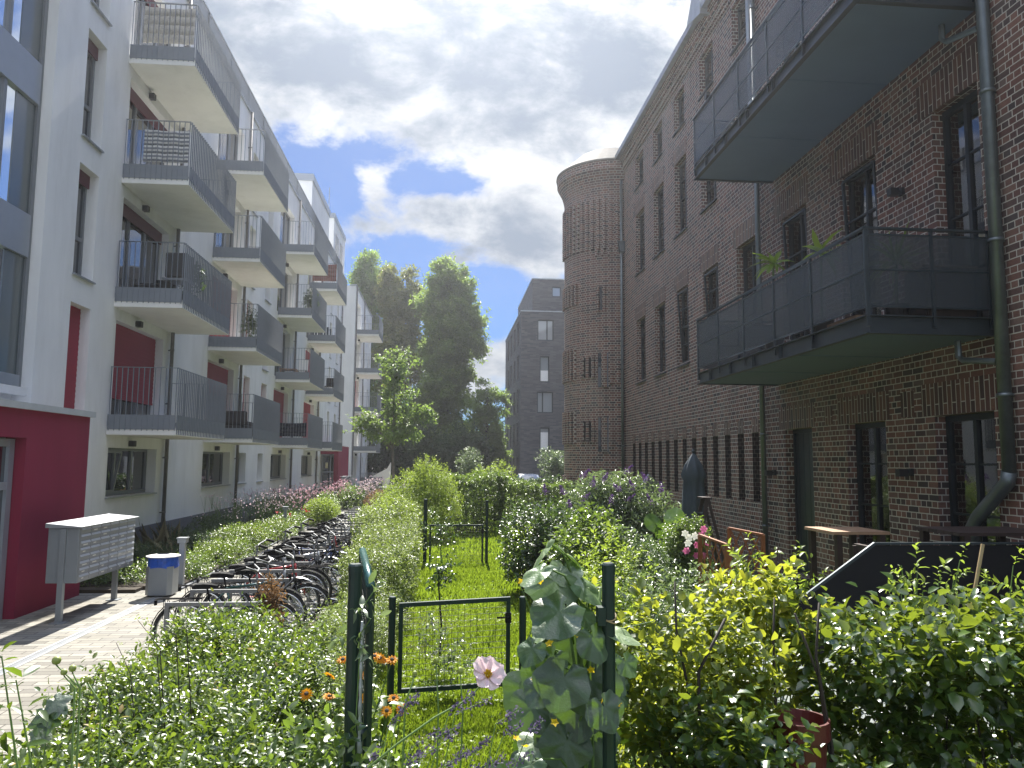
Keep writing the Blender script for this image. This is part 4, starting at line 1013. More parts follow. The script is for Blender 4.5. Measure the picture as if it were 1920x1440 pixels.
# ---- garden gates and posts
def post(x, y, h, r, lb, cap=True, grp='dark green fence posts'):
    t = thing('fence_post', lb, 'fence post', (x, y, 0), grp)
    obj('post', MB().lathe([(r,0),(r,h)], (x,y,0), 12), M['post'], t, smooth=False)
    if cap: obj('cap', MB().lathe([(r*1.06,h-.03),(r*1.06,h),(r*.8,h+.008)], (x,y,0), 12), M['post'], t)
    return t
def gate(x0, x1, y, z0, z1, lb, skew=0.0, latch=1, nx=17, nz=14):
    t = thing('garden_gate', lb, 'gate', (x0, y, 0))
    f = MB(); w = .042
    S = lambda x: skew*(x-x0)/(x1-x0)
    f.bar((x0,y,z0),(x0,y,z1),w,w).bar((x1,y,z0+S(x1)),(x1,y,z1+S(x1)),w,w).bar((x0-w/2,y,z1+w/2),(x1+w/2,y,z1+w/2+skew),w,w).bar((x0-w/2,y,z0-w/2),(x1+w/2,y,z0-w/2+skew),w,w)
    obj('frame', f, M['post'], t)
    g_ = MB()
    for i in range(1, nx): x = x0+(x1-x0)*i/nx; g_.tube([(x,y,z0+S(x)),(x,y,z1+S(x))], .0024, 4, cap=False)
    for i in range(1, nz): z = z0+(z1-z0)*i/nz; g_.tube([(x0,y,z),(x1,y,z+skew)], .0024, 4, cap=False)
    obj('wire_mesh', g_, M['wire'], t)
    lx = x1 if latch > 0 else x0
    h = MB().box(lx-.03,lx+.03,y-.035,y+.035,z1-.16,z1-.06).tube([(lx,y-.03,z1-.10),(lx,y-.06,z1-.10),(lx-.12,y-.06,z1-.10)], .009, 6)
    obj('latch', h, M['black'], t)
    return t
gate(-.41, .68, 8.0, .17, .97, 'low dark green wire mesh gate nearest on the lawn', skew=.055)
post(-.50, 8.0, 1.07, .036, 'slim dark green post left of the nearest wire mesh gate'); post(.83, 8.0, 1.06, .036, 'slim dark green post right of the nearest wire mesh gate, among big leaves')
gate(-.30, .93, 18.3, .06, .92, 'dark green wire mesh gate farther up the lawn between tall posts', nx=18, nz=14)
post(-.42, 18.3, 1.55, .045, 'tall dark post left of the farther wire mesh gate'); post(1.03, 18.3, 1.52, .035, 'tall dark post right of the farther wire mesh gate')
post(-.385, 3.5, 1.985, .03, 'thick dark green post left in the foreground beside the orange flowers'); post(.755, 3.5, 1.985, .03, 'thick dark green post right in the foreground with a string tied round it')
# the nearest gate, swung open away from us
t = thing('garden_gate', 'open dark gate leaf seen edge on behind the left foreground post', 'gate', (-.325, 3.58, 0))
A, B = (-.325, 3.6), (-.48, 4.72)
obj('top_rail', MB().tube([(*A,1.88),(*B,1.91)], .022, 10), M['post_light'], t, smooth=True)
obj('frame', MB().tube([(*A,1.05),(*A,1.875)], .02, 8).tube([(*B,1.05),(*B,1.90)], .02, 8).tube([(*A,1.05),(*B,1.05)], .02, 8).bar((A[0]-.02,3.5,1.7),(A[0],3.6,1.7),.02,.03).bar((A[0]-.02,3.5,1.25),(A[0],3.6,1.25),.02,.03), M['post'], t)
g_ = MB()
for i in range(1, 18): g_.tube([(A[0]+(B[0]-A[0])*i/18,A[1]+(B[1]-A[1])*i/18,1.05),(A[0]+(B[0]-A[0])*i/18,A[1]+(B[1]-A[1])*i/18,1.88)], .0024, 4, cap=False)
for i in range(1, 14): g_.tube([(*A,1.05+.83*i/14),(*B,1.05+.83*i/14)], .0024, 4, cap=False)
obj('wire_mesh', g_, M['wire'], t)
# clamp and string on the right post, chain on the left one
tag(obj('post_clamp', MB().box(.70,.735,3.46,3.52,1.72,1.80), M['post']), 'dark hinge clamps on the right foreground post', 'clamp')
tag(obj('string', MB().tube([(.755+.034*math.cos(a),3.5+.034*math.sin(a),1.76+.02*math.sin(a)) for a in np.linspace(0, 2*PI, 15)[:-1]], .003, 4, closed=True).tube([(.755+.034*math.cos(a),3.5+.034*math.sin(a),1.735-.012*math.cos(a)) for a in np.linspace(0, 2*PI, 15)[:-1]], .003, 4, closed=True), M['bamboo']), 'pale string tied round the right foreground post', 'string')
tag(obj('chain', MB().tube([(-.345,3.465,1.75-.04*i) for i in range(18)], [.006+.004*(i % 2) for i in range(18)], 5), M['zinc']), 'thin metal chain hanging down the left foreground post', 'chain')
# ---- parasol, ladder, board, trellis by the brick wall
px, py = 5.28, 15.9
t = thing('parasol', 'closed dark grey parasol standing before the brick wall', 'parasol', (px, py, 0))
n = 28; cv = MB(); rings = [(.02,2.66),(.09,2.56),(.16,2.42),(.235,2.16),(.19,2.08),(.21,1.8),(.215,1.4),(.17,.92),(.15,.86),(.19,.6),(.22,.32)]
V = []
for k, (r_, z) in enumerate(rings):
    for j in range(n):
        a = 2*PI*j/n; q = 1+(.05 if k < 2 else .20)*math.sin(a*7+k*.25); V.append((px+r_*q*math.cos(a), py+r_*q*math.sin(a), z+(.05*math.sin(a*7) if k in (3,10) else 0)))
F = [(k*n+j, k*n+(j+1) % n, (k+1)*n+(j+1) % n, (k+1)*n+j) for k in range(len(rings)-1) for j in range(n)]
cv.add(V, F); obj('canopy', cv, M['canvas'], t, smooth=True)
obj('pole', MB().tube([(px,py,0),(px,py,2.72)], .025, 8).lathe([(.03,2.66),(.045,2.70),(.02,2.75)], (px,py,0), 10), M['steel'], t)
obj('strap', MB().torus((px,py,.90),'z',.175,.014,20,5), M['canvas'], t); obj('base', MB().lathe([(.28,0),(.28,.08),(.05,.12)], (px,py,0), 16), M['steel'], t)
lx, ly = 5.0, 14.05
def ladder(name, x, y, h, lb):
    t = thing(name, lb, 'ladder', (x, y, 0))
    f = MB()
    for s in (-.19,.19): f.bar((x-.35,y+s*1.25,0),(x,y+s*.72,h),.03,.07).bar((x+.42,y+s*1.2,0),(x+.02,y+s*.72,h),.03,.05)
    obj('rail', f, M['wood_dark'], t)
    s_ = MB()
    for k in range(1, 6):
        u = k/6; s_.box(x-.35+.35*u-.05, x-.35+.35*u+.05, y-.2+.05*u, y+.2-.05*u, h*u-.012, h*u+.012)
    obj('step', s_, M['steel_mid'], t); obj('top_step', MB().box(x-.10,x+.09,y-.17,y+.17,h,h+.03), M['wood_dark'], t)
ladder('step_ladder', 5.2, 16.0-1.0, 1.75, 'dark wooden step ladder beside the closed parasol')
q = at(1212, 922, 19.0)
tag(obj('grey_board', MB().obox((q[0], 19, q[2]), (.55, .04, .75), Matrix.Rotation(R(35), 3, 'Y') @ Matrix.Rotation(R(30), 3, 'Z')), M['zinc']), 'tilted grey board between the buddleia and the brick wall', 'board')
def trellis(p, q, z0, z1, lb, slope=0):
    t = thing('trellis', lb, 'trellis', (p[0], p[1], 0), 'brown lattice trellis panels')
    P = lambda u, z: (p[0]+(q[0]-p[0])*u, p[1]+(q[1]-p[1])*u, z)
    f = MB()
    for u in (0,1): f.bar(P(u,0), P(u,z1-slope*u), .06, .06)
    f.bar(P(0,z1), P(1,z1-slope), .05, .035).bar(P(0,z0), P(1,z0), .04, .03)
    obj('frame', f, M['wood'], t)
    l = MB(); d = math.hypot(q[0]-p[0], q[1]-p[1]); zt = z1-slope
    for sgn in (1,-1):
        k = -8
        while k < 10:
            a = k*.22/d; s = .55/d*1.0
            u0, u1 = (a, a+(zt-z0)*.62/d); lo, hi = max(u0,0), min(u1,1)
            if hi > lo:
                za, zb = z0+(lo-u0)/(u1-u0)*(zt-z0), z0+(hi-u0)/(u1-u0)*(zt-z0)
                e = .012*sgn; off = lambda w: (w[0]+e*.5, w[1]-e, w[2])
                l.bar(off(P(lo if sgn > 0 else 1-lo, za)), off(P(hi if sgn > 0 else 1-hi, zb)), .010, .024)
            k += 1
    obj('lattice', l, M['wood'], t)
q1, q2 = at(1312, 1003, 13.2), at(1362, 1013, 12.2); trellis((q1[0],q1[1]), (q2[0],q2[1]), .15, q1[2], 'lower brown lattice trellis panel behind pink and white blooms', .06)
q1, q2 = at(1367, 990, 13.1), at(1430, 1003, 12.4); trellis((q1[0],q1[1]), (q2[0],q2[1]), .15, q1[2], 'taller brown lattice trellis panel beside the far downpipe', .05)
# ---- raised timber furniture and the perforated screen on the right
def pallet_seat(x, y, h, w, lb, d=.75, top='wood_pale'):
    t = thing('garden_table', lb, 'table', (x, y, 0))
    for s in (-1,1):
        for e in (-1,1): obj('leg', MB().box(x+s*w/2-.04, x+s*w/2+.04, y+e*d/2-.04, y+e*d/2+.04, 0, h-.04), M['wood_dark'], t)
    tp = MB()
    for k in range(6): tp.box(x-w/2-.1, x+w/2+.1, y-d/2-.05+k*(d+.1)/6, y-d/2-.05+(k+1)*(d+.1)/6-.012, h-.04, h)
    obj('tabletop', tp, M[top], t); obj('shelf', MB().box(x-w/2+.04,x+w/2-.04,y-d/2,y+d/2,.35,.39), M['wood_dark'], t)
q = at(1585, 992, 10.6); pallet_seat(q[0], 10.6, q[2], .62, 'tall timber shelf table with pale plank top before the brick wall')
q = at(1840, 994, 8.6); pallet_seat(q[0]+.1, 8.7, q[2], 1.0, 'dark timber table under the bent downpipe', top='wood_dark')
t = thing('garden_bench', 'dark timber bench between the two plank tables', 'bench', (6.3, 9.3, 0))
obj('seat', MB().box(5.3,7.1,9.1,9.6,.85,.92), M['wood_dark'], t); obj('backrest', MB().box(5.3,7.1,9.62,9.66,1.0,1.14).box(5.3,7.1,9.62,9.66,1.22,1.40), M['wood_dark'], t)
for x in (5.35, 7.02): obj('leg', MB().box(x,x+.07,9.1,9.7,0,1.42), M['wood_dark'], t)
# perforated screen: sloping end, level top
SY = 7.6
a1, a2, a3 = at(1480, 1140, SY), at(1640, 1019, SY), at(1990, 1022, SY)
t = thing('perforated_screen', 'black perforated metal screen with sloping left edge in the right garden', 'screen', (a2[0], SY, 0))
obj('sheet', MB().prism([(a1[0]-.25,.3),(a3[0],.3),(a3[0],a2[2]-.02),(a2[0],a2[2]-.02),(a1[0],a1[2])], 'y', SY, SY+.004), M['perf'], t)
obj('edge_rail', MB().bar((a1[0]-.25,SY,a1[2]-.2),(a1[0],SY,a1[2]),.03,.03).bar((a1[0],SY,a1[2]),(a2[0],SY,a2[2]),.03,.03).bar((a2[0],SY,a2[2]),(a3[0],SY,a2[2]),.03,.022), M['steel_mid'], t)
obj('post', MB().box(a2[0]+.2,a2[0]+.24,SY+.01,SY+.05,0,a2[2]-.03).box(a2[0]+1.2,a2[0]+1.24,SY+.01,SY+.05,0,a2[2]-.03), M['steel'], t)
t = thing('slatted_box', 'black slatted storage box behind the perforated screen', 'storage box', (5.9, 8.35, 0))
obj('slats', (lambda m: [m.box(4.95,7.1,8.2,8.24,.1+.2*i,.25+.2*i) for i in range(6)] and m)(MB()), M['black'], t); obj('box_body', MB().box(4.95,7.1,8.26,8.6,.05,1.3), M['black'], t)
# low deck kerb near the wall
tag(obj('deck_edge', MB().box(4.9,7.3,11.9,12.0,0,.62), M['black']), 'black timber edging board near the far downpipe', 'edging')
# cane, cold frame, pot
q = at(1822, 1140, 4.9); q2 = at(1843, 1020, 4.9)
tag(obj('bamboo_cane', MB().tube([(q[0]-.02,4.9,0),(q[0],4.9,q[2]),(q2[0],4.9,q2[2])], .012, 7), M['bamboo']), 'bamboo cane sticking up among the tomato plants', 'cane')
t = thing('cold_frame', 'pale twin-wall cold frame half hidden behind the right hedge', 'cold frame', (2.75, 5.6, 0))
obj('panel', MB().prism([(5.3,.1),(6.3,.1),(6.3,.78),(5.3,.55)], 'x', 2.35, 2.37), M['polycarb'], t); obj('panel', MB().prism([(5.3,.1),(6.3,.1),(6.3,.78),(5.3,.55)], 'x', 4.4, 4.42), M['polycarb'], t)
obj('panel', MB().box(2.4,4.4,6.29,6.31,.1,.78), M['polycarb'], t); obj('panel', MB().box(2.4,4.4,5.29,5.31,.1,.54), M['polycarb'], t)
obj('lid', MB().prism([(5.25,.57),(6.35,.82),(6.35,.84),(5.25,.59)], 'x', 2.3, 4.5), M['polycarb'], t)
obj('frame', MB().bar((2.36,5.28,0),(2.36,5.28,.57),.05,.05).bar((2.36,6.3,0),(2.36,6.3,.8),.05,.05).bar((4.41,5.28,0),(4.41,5.28,.57),.05,.05).bar((4.41,6.3,0),(4.41,6.3,.8),.05,.05).bar((2.3,5.24,.58),(2.3,6.36,.83),.045,.045).bar((2.3,5.24,.58),(4.5,5.24,.58),.045,.045).bar((4.5,5.24,.58),(4.5,6.36,.83),.045,.045).bar((2.3,6.36,.83),(4.5,6.36,.83),.045,.045), M['zinc'], t)
def pot(x, y, z, r, h, m, lb, nm='flower_pot'):
    return tag(obj(nm, MB().lathe([(r*.72,z),(r*.95,z+h*.85),(r*1.08,z+h*.85),(r*1.08,z+h),(r*.98,z+h),(r*.92,z+h*.9),(.02,z+h*.88)], (x,y,0), 24), m, smooth=False), lb, 'pot')
PY_ = 3.95; q = at(1500, 1345, PY_); pot(q[0], PY_, .55, .135, q[2]-.55, M['pot'], 'dark red pot half hidden in the right hedge')
t = thing('pot_stand', 'low timber stand carrying the dark red pot', 'stand', (q[0], PY_, 0))
obj('top', MB().box(q[0]-.17,q[0]+.17,PY_-.17,PY_+.17,.51,.548), M['wood_dark'], t)
for s in (-1,1):
    for e in (-1,1): obj('leg', MB().box(q[0]+s*.16-.025,q[0]+s*.16+.025,PY_+e*.13-.02,PY_+e*.13+.02,0,.51), M['wood_dark'], t)
# ---- things on the grey balconies
def bz(k): return 2.98+FH*k+.203
def cloth(name, x0, x1, y, z0, z1, m, lb, cat, sag=.04, plane='y', n=16):
    mb = MB()
    for i in range(n):
        for j in range(4):
            def p(i_, j_):
                u = i_/n; v = j_/4; w = .012*math.sin(u*17)+.008*math.sin(u*31+v*3); zz = z0+(z1-z0)*v - (sag*4*u*(1-u) if j_ == 4 else 0)
                return (x0+(x1-x0)*u, y+w, zz) if plane == 'y' else (y+w, x0+(x1-x0)*u, zz)
            mb.quad(p(i,j), p(i+1,j), p(i+1,j+1), p(i,j+1))
    o = obj(name, mb, m, smooth=True); so_ = o.modifiers.new('thickness', 'SOLIDIFY'); so_.thickness = .006
    return tag(o, lb, cat)
M['mat_beige'] = mat('bamboo_screen', (.46, .43, .38), .9, var=.18, scale=25)
def stripes():
    m, t, o = nt('striped_fabric'); g = N(t, 'ShaderNodeNewGeometry'); s = N(t, 'ShaderNodeSeparateXYZ'); t.links.new(g.outputs['Position'], s.inputs[0])
    f = N(t, 'ShaderNodeMath', operation='FRACT'); ml = N(t, 'ShaderNodeMath', operation='MULTIPLY'); ml.inputs[1].default_value = 10.5
    t.links.new(s.outputs['Z'], ml.inputs[0]); t.links.new(ml.outputs[0], f.inputs[0])
    c = ramp(t, f.outputs[0], [(.48, (.22,.23,.25)), (.55, (.62,.62,.60))]); p = N(t, 'ShaderNodeBsdfPrincipled', Roughness=.9); t.links.new(c, p.inputs['Base Color']); t.links.new(p.outputs[0], o.inputs[0]); return m
M['striped'] = stripes()
cloth('privacy_screen', XL+.25, -6.16, 18.02, bz(3)+.38, bz(3)+1.3, M['mat_beige'], 'beige reed screen tied inside the topmost nearest balcony', 'privacy screen')
cloth('privacy_screen', XL+.42, -6.14, 18.02, bz(2)+.36, bz(2)+1.17, M['striped'], 'grey and white striped screen on the short side of a balcony', 'privacy screen')
cloth('privacy_screen', 20.55, 21.0, -6.13, bz(2)+.2, bz(2)+1.3, M['striped'], 'narrow striped cloth strip hung in the long front of the striped screen balcony', 'privacy screen', plane='x')
cloth('privacy_screen', XL+.15, -6.15, 42.3, bz(3)+.36, bz(3)+1.33, mat('reed', (.24, .10, .075), .9, var=.2, scale=20), 'reddish brown reed screen on the farthest topmost balcony of the main front', 'privacy screen')
cloth('privacy_screen', XL+.05, -6.16, 34.79, bz(0)+.3, bz(0)+.93, mat('navy_cloth', (.008, .012, .03), .9), 'dark navy cloth lining a lower balcony railing', 'privacy screen')
cloth('privacy_screen', XL+.05, -7.0, 24.99, bz(0)+.45, bz(0)+1.3, mat('grey_cloth', (.17, .17, .18), .9), 'grey cloth hung at the wall end of the sofa balcony', 'privacy screen')
def sofa(x, y, z, lb):
    t = thing('outdoor_sofa', lb, 'sofa', (x, y, z)); m = mat('brown_grey_cushion', (.045, .038, .04), .9, var=.2)
    obj('base', MB().box(x-.55,x+.55,y,y+1.5,z+.02,z+.36), M['lamp'], t, bev=.03)
    obj('cushion', MB().box(x-.5,x+.4,y+.03,y+1.48,z+.365,z+.52), m, t, bev=.05); obj('backrest', MB().box(x-.55,x+.5,y+.0,y+.18,z+.40,z+.82), m, t, bev=.06)
sofa(-6.85, 25.1, bz(0), 'dark brown cushioned sofa on a lower balcony')
def grill(x, y, z, lb):
    t = thing('balcony_grill', lb, 'grill', (x, y, z)); 
    obj('cabinet', MB().box(x-.25,x+.25,y-.25,y+.25,z+.62,z+1.22), M['lamp'], t, bev=.03); obj('shelf', MB().box(x-.30,x+.30,y-.27,y+.27,z+.55,z+.60), M['frame'], t)
    for s in (-1,1): obj('leg', MB().box(x+s*.22-.02,x+s*.22+.02,y-.2,y+.2,z,z+.55), M['lamp'], t)
grill(-6.42, 18.6, bz(1), 'black cabinet grill by the railing of a middle balcony')
def lounge(x, y, z, lb, nm='lounge_chair'):
    t = thing(nm, lb, 'chair', (x, y, z))
    obj('seat', MB().obox((x,y+.5,z+.36),(.55,1.2,.05),Matrix.Rotation(R(-6),3,'X')), M['lamp'], t); obj('backrest', MB().obox((x,y+1.2,z+.62),(.55,.6,.05),Matrix.Rotation(R(50),3,'X')), M['lamp'], t)
    for s in (-1,1):
        for e in (0.0,1.0): obj('leg', MB().box(x+s*.24-.02,x+s*.24+.02,y+e-.02,y+e+.02,z,z+.36), M['lamp'], t)
lounge(-7.1, 18.4, bz(1), 'black reclining lounger on the grill balcony')
def bchair(x, y, z, m, lb, rot=0):
    t = thing('balcony_chair', lb, 'chair', (x, y, z)); 
    obj('seat', MB().box(x-.24,x+.24,y-.24,y+.24,z+.42,z+.46), m, t); obj('backrest', MB().obox((x,y+.27,z+.72),(.46,.03,.5),Matrix.Rotation(R(-12),3,'X')), m, t)
    for s in (-1,1):
        for e in (-1,1): obj('leg', MB().box(x+s*.22-.015,x+s*.22+.015,y+e*.22-.015,y+e*.22+.015,z,z+.42), M['lamp'], t)
bchair(-6.6, 35.6, bz(1), M['slab'], 'pale round-backed chair on the balcony above the navy cloth')
t = thing('balcony_table', 'low wooden table on the balcony above the navy cloth', 'table', (-7.1, 35.3, bz(1)))
obj('tabletop', MB().box(-7.5,-6.75,34.95,35.7,bz(1)+.40,bz(1)+.44), M['wood_pale'], t)
for s in (-1,1): obj('leg', MB().box(-7.1+s*.33-.03,-7.1+s*.33+.03,35.0,35.65,bz(1),bz(1)+.40), M['wood_pale'], t)
bchair(-6.5, 43.4, bz(1), M['black'], 'black folding chair on the balcony before the far downpipe')
t = thing('laundry_rack', 'folding laundry rack with dark clothes on a far balcony', 'laundry rack', (-6.9, 43.4, bz(2)))
obj('frame', MB().tube([(-7.4,43.2,bz(2)),(-6.5,43.6,bz(2)+.9)], .012, 5).tube([(-6.5,43.2,bz(2)),(-7.4,43.6,bz(2)+.9)], .012, 5), M['chrome'], t)
obj('clothes', (lambda m: [m.box(-7.5+.16*i,-7.4+.16*i,43.1,43.13,bz(2)+.35,bz(2)+.75+.05*(i % 3)) for i in range(7)] and m)(MB()), M['canvas'], t)
# ---- cars beyond the gardens
def car(x, y, m, lb, w=1.8):
    t = thing('parked_car', lb, 'car', (x, y, 0), 'cars parked beyond the gardens')
    L2 = 2.1
    prof_ = [(-L2,.35),(-L2-.05,.6),(-L2+.05,.85),(-1.1,.98),(-.55,1.44),(.9,1.50),(1.75,1.05),(L2,.95),(L2+.05,.6),(L2,.35)]
    b = MB(); n = len(prof_)
    for s in (-1,1): pass
    def ring(xo, k): return [(x+xo*(1 if p[1] < 1.02 else k), y+p[0], p[1]) for p in prof_]
    Lf, Rt = ring(-w/2, .80), ring(w/2, .80)
    V = Lf+Rt; F = [tuple(range(n))[::-1], tuple(range(n, 2*n))]+[(i, (i+1) % n, n+(i+1) % n, n+i) for i in range(n)]
    b.add(V, F); obj('body', b, m, t, bev=.05)
    g_ = MB()
    def on(u, a, b_, e): 
        return (x+u*w/2*a, y+b_[0]+e[0], b_[1]+e[1])
    g_.quad((x-w*.36,y-1.09,1.03),(x+w*.36,y-1.09,1.03),(x+w*.33,y-.62,1.42),(x-w*.33,y-.62,1.42))
    g_.quad((x-w*.36,y+1.72,1.10),(x+w*.36,y+1.72,1.10),(x+w*.33,y+1.0,1.47),(x-w*.33,y+1.0,1.47))
    for s in (-1,1): g_.quad((x+s*w*.485,y-.85,1.02),(x+s*w*.485,y+1.35,1.05),(x+s*w*.408,y+.9,1.44),(x+s*w*.408,y-.5,1.40))
    obj('window_glass', g_, M['pane'], t)
    for s in (-1,1):
        for e in (-1.25,1.3):
            w_ = obj('wheel', MB().tube([(x+s*(w/2-.16),y+e,.31),(x+s*(w/2+.01),y+e,.31)], .31, 18), M['rubber'], t); obj('rim', MB().tube([(x+s*(w/2+.008),y+e,.31),(x+s*(w/2+.02),y+e,.31)], .19, 12), M['chrome'], w_)
        obj('headlight', MB().box(x+s*.62-.15,x+s*.62+.15,y-L2-.06,y-L2+.05,.68,.80), M['chrome'], t); obj('mirror', MB().box(x+s*(w/2+.08)-.08,x+s*(w/2+.08)+.08,y-.75,y-.65,.98,1.10), m, t)
M['car_white'] = mat('white_car_paint', (.75,.76,.78), .25, .1, var=.01, coat=.6); M['car_dark'] = mat('dark_car_paint', (.02,.023,.028), .25, .3, var=.05, coat=.6)
car((990-833)/FOC*60.5, 60.5, M['car_white'], 'white car parked before the grey brick block'); car((935-833)/FOC*60.5-.2, 60.9, M['car_dark'], 'black car parked left of the white car')
# ---- far terrace enclosure and planter
t = thing('terrace_fence', 'grey metal terrace enclosure with slanted white cheek at the end of the white building', 'fence', (-5.2, 52, 0))
fb = MB().box(-5.9,-4.0,55.0,55.06,.0,1.25)
for i in range(40): fb.box(-5.9+.048*i,-5.885+.048*i,54.96,55.0,0,1.6)
obj('panel', fb, M['railing'], t); obj('cheek', MB().prism([(-5.1,1.3),(-4.0,1.9),(-3.75,2.35),(-3.75,1.5),(-3.9,0),(-4.3,0),(-4.3,1.3)], 'y', 54.6, 54.8), M['slab'], t)
t = thing('concrete_planter', 'low dark planter at the foot of the young street tree', 'planter', (-3.3, 47, 0))
obj('body', MB().box(-4.1,-2.4,46.3,47.7,0,.75), M['plinth'], t); obj('rim', MB().box(-4.17,-2.33,46.23,47.77,.75,.86), M['plinth'], t)
t = thing('letterbox_unit', 'far grey letterbox stand by the second red entrance', 'letterboxes', (-5.4, 44.5, 0))
obj('cabinet', MB().box(-5.75,-5.25,43.8,44.9,.15,1.55), M['sheet'], t); obj('panel', MB().box(-5.25,-5.235,43.9,44.8,.5,1.5), M['slot'], t)
# ================================================================== plants
def grass(n, x0, x1, y0, y1, h, w, seed):
    r = np.random.default_rng(seed)
    P = np.stack([r.uniform(x0, x1, n), r.uniform(y0, y1, n), np.zeros(n)], 1)
    den = lump_noise(P, 2.0, seed); keep = r.uniform(-1, .6, n) < den+.35; P = P[keep]; n = len(P)
    A = unit(np.stack([r.normal(0, .45, n), r.normal(0, .45, n), np.ones(n)], 1)); hh = h*r.uniform(.5, 1.3, n)*(1+.5*den[keep])
    Nn = rdir(n)
    t = np.clip(.42+.55*lump_noise(P, 1.3, seed+1)+.25*lump_noise(P, 4., seed+5)+r.normal(0, .2, n), 0, 1)
    return blades(P, A, Nn, hh, w, t, .1, .25)
gr = [grass(60000, -.75, 1.5, 5.0, 8.2, .075, .007, 1), grass(60000, -.9, 2.2, 8.2, 13, .085, .010, 2), grass(45000, -.9, 2.6, 13, 20, .11, .016, 3), grass(32000, -.8, 4.6, 20, 33, .16, .03, 4)]
gr.append(grass(9000, 2.2, 6.8, 5.0, 18, .10, .014, 6))
tag(leafset('grass', gr, LEAF['grass']), 'sunlit rough lawn grass in the garden strip', 'grass', kind='stuff')
gd = [grass(5000, -.5, 1.0, 5.0, 7.4, .05, .006, 21), grass(2500, -.5, 1.2, 9.5, 13, .07, .010, 23)]
tag(leafset('dry_grass', gd, LEAF['straw']), 'dry straw-coloured patches in the lawn', 'grass', kind='stuff')
n = 5200; P = np.stack([rng.uniform(-.6, 1.3, n), rng.uniform(5, 17, n), rng.uniform(.02, .06, n)], 1); P = P[lump_noise(P, 2.6, 14) > -.12]
tag(leafset('clover', [disc_flower(P, unit(rng.normal(0, .3, (len(P), 3))+np.array([0, 0, 1.])), .028, 3, .026)], LEAF['bright']), 'clover and low weeds between the lawn grass', 'weeds', kind='stuff')

# ---- hedges
hedge('privet_hedge', 'glossy privet hedge in the left foreground beside the clinker path', 'hedge', -2.32, -1.0, 3.0, 7.3, .90, 13000, 7, .052, .023, 'privet', ln=.15, hexa=True, lump=.10, depth=.25, open_=.3, fresh=160, twigs=40, seed=5, extra=(-2.32, -1.78, 7.2, 8.1, .14))
hedge('boxleaf_hedge', 'low small-leaved hedge between the nearest bicycles and the first gate', 'hedge', -1.35, -.62, 8.9, 11.6, .66, 4200, 7, .036, .018, 'smallleaf', lump=.12, depth=.24, open_=.35, fresh=130, seed=8)
hedge('boxleaf_hedge', 'pale small-leaved hedge beside the parked bicycles, left of the lawn', 'hedge', -1.5, -.58, 11.4, 17.6, 1.05, 7500, 7, .050, .025, 'smallleaf', lump=.17, depth=.26, open_=.35, fresh=220, seed=11)
hedge('boxleaf_hedge', 'far pale small-leaved hedge along the path behind the second gate', 'hedge', -2.0, -.75, 17.8, 27, 1.15, 6500, 6, .07, .035, 'smallleaf', lump=.2, depth=.26, fresh=200, seed=14)
hedge('hedge', 'dense green hedge crossing the end of the lawn behind the farther gate', 'hedge', -.1, 2.1, 25.6, 26.8, 1.95, 3200, 6, .085, .05, 'mid', lump=.18, seed=17)
hedge('hedge', 'lower hedge in front of the parked cars', 'hedge', 2.0, 5.2, 30.5, 31.6, 1.45, 3600, 6, .09, .05, 'mid', lump=.2, seed=19)
hedge('hedge', 'mixed hedge along the road below the white car', 'hedge', -1.2, 8.5, 44, 45.5, 1.35, 4200, 6, .14, .08, 'dark', lump=.2, seed=21)
# right foreground hornbeam hedge: two bays with a gap
HB = hedge('hornbeam_hedge', 'yellow-lit hornbeam hedge bay right of the foreground post', 'hedge', .86, 1.70, 3.95, 4.75, 1.52, 1700, 7, .062, .040, 'yellow', ln=.17, hexa=True, lump=.09, depth=.26, open_=.15, twigs=16, seed=25, fresh=34)
hedge('hornbeam_hedge', 'dark green hornbeam hedge bay at the right edge with large leaves', 'hedge', 2.15, 3.75, 3.85, 4.6, 1.50, 2500, 7, .078, .052, 'beech', ln=.2, hexa=True, lump=.08, depth=.3, open_=.3, twigs=16, seed=29, fresh=26)
hedge('hornbeam_hedge', 'green hornbeam growth low down in front of the red pot', 'hedge', .9, 1.58, 3.5, 3.95, 1.15, 900, 7, .066, .046, 'beech', ln=.17, hexa=True, lump=.1, depth=.2, open_=.25, twigs=10, seed=31)
# bare dark stems of the hedge
t = HB
for pts in (((1303,1440),(1290,1290),(1268,1180),(1265,1090)),((1450,1440),(1455,1340),(1450,1200),(1452,1120)),((1560,1440),(1535,1270),(1490,1150)),((1560,1400),(1530,1230),(1536,1130)),((1310,1260),(1360,1160))):
    P = [at(x, y, 3.9+.05*i) for i, (x, y) in enumerate(pts)]; P = [(P[0][0], P[0][1], .0)]+P
    obj('stem', MB().tube(P, [.010]+[.0085-.0013*i for i in range(len(P)-1)], 6), M['twig'], t, smooth=True)

# ---- shrubs
shrub('spirea_bush', 'tall feathery bright green bush towering over the left hedge', 'bush', (-.72, 23.5, 0), [((0,0,1.15),(.85,.9,1.15)),((.25,.2,1.75),(.5,.55,.72)),((-.65,-.4,.8),(.6,.8,.8)),((.75,.3,1.0),(.4,.5,.9))], 3600, 7, .075, .026, 'bright', ln=.32, up=.9, shell=.6, twigs=16)
shrub('pale_bush', 'pale yellow-green bush in the left hedge before the feathery bush', 'bush', (-1.25, 19.5, 0), [((0,0,.75),(.6,1.0,.72))], 1700, 7, .055, .025, 'bright', ln=.2, up=.7)
shrub('weedy_shrub', 'small-leaved straggling shrub left of the open gate post', 'bush', (-.88, 6.6, 0), [((0,0,.45),(.35,1.2,.50)),((-.2,.8,.5),(.4,.6,.45))], 2200, 7, .034, .017, 'smallleaf', ln=.14, up=.7, hexa=False)
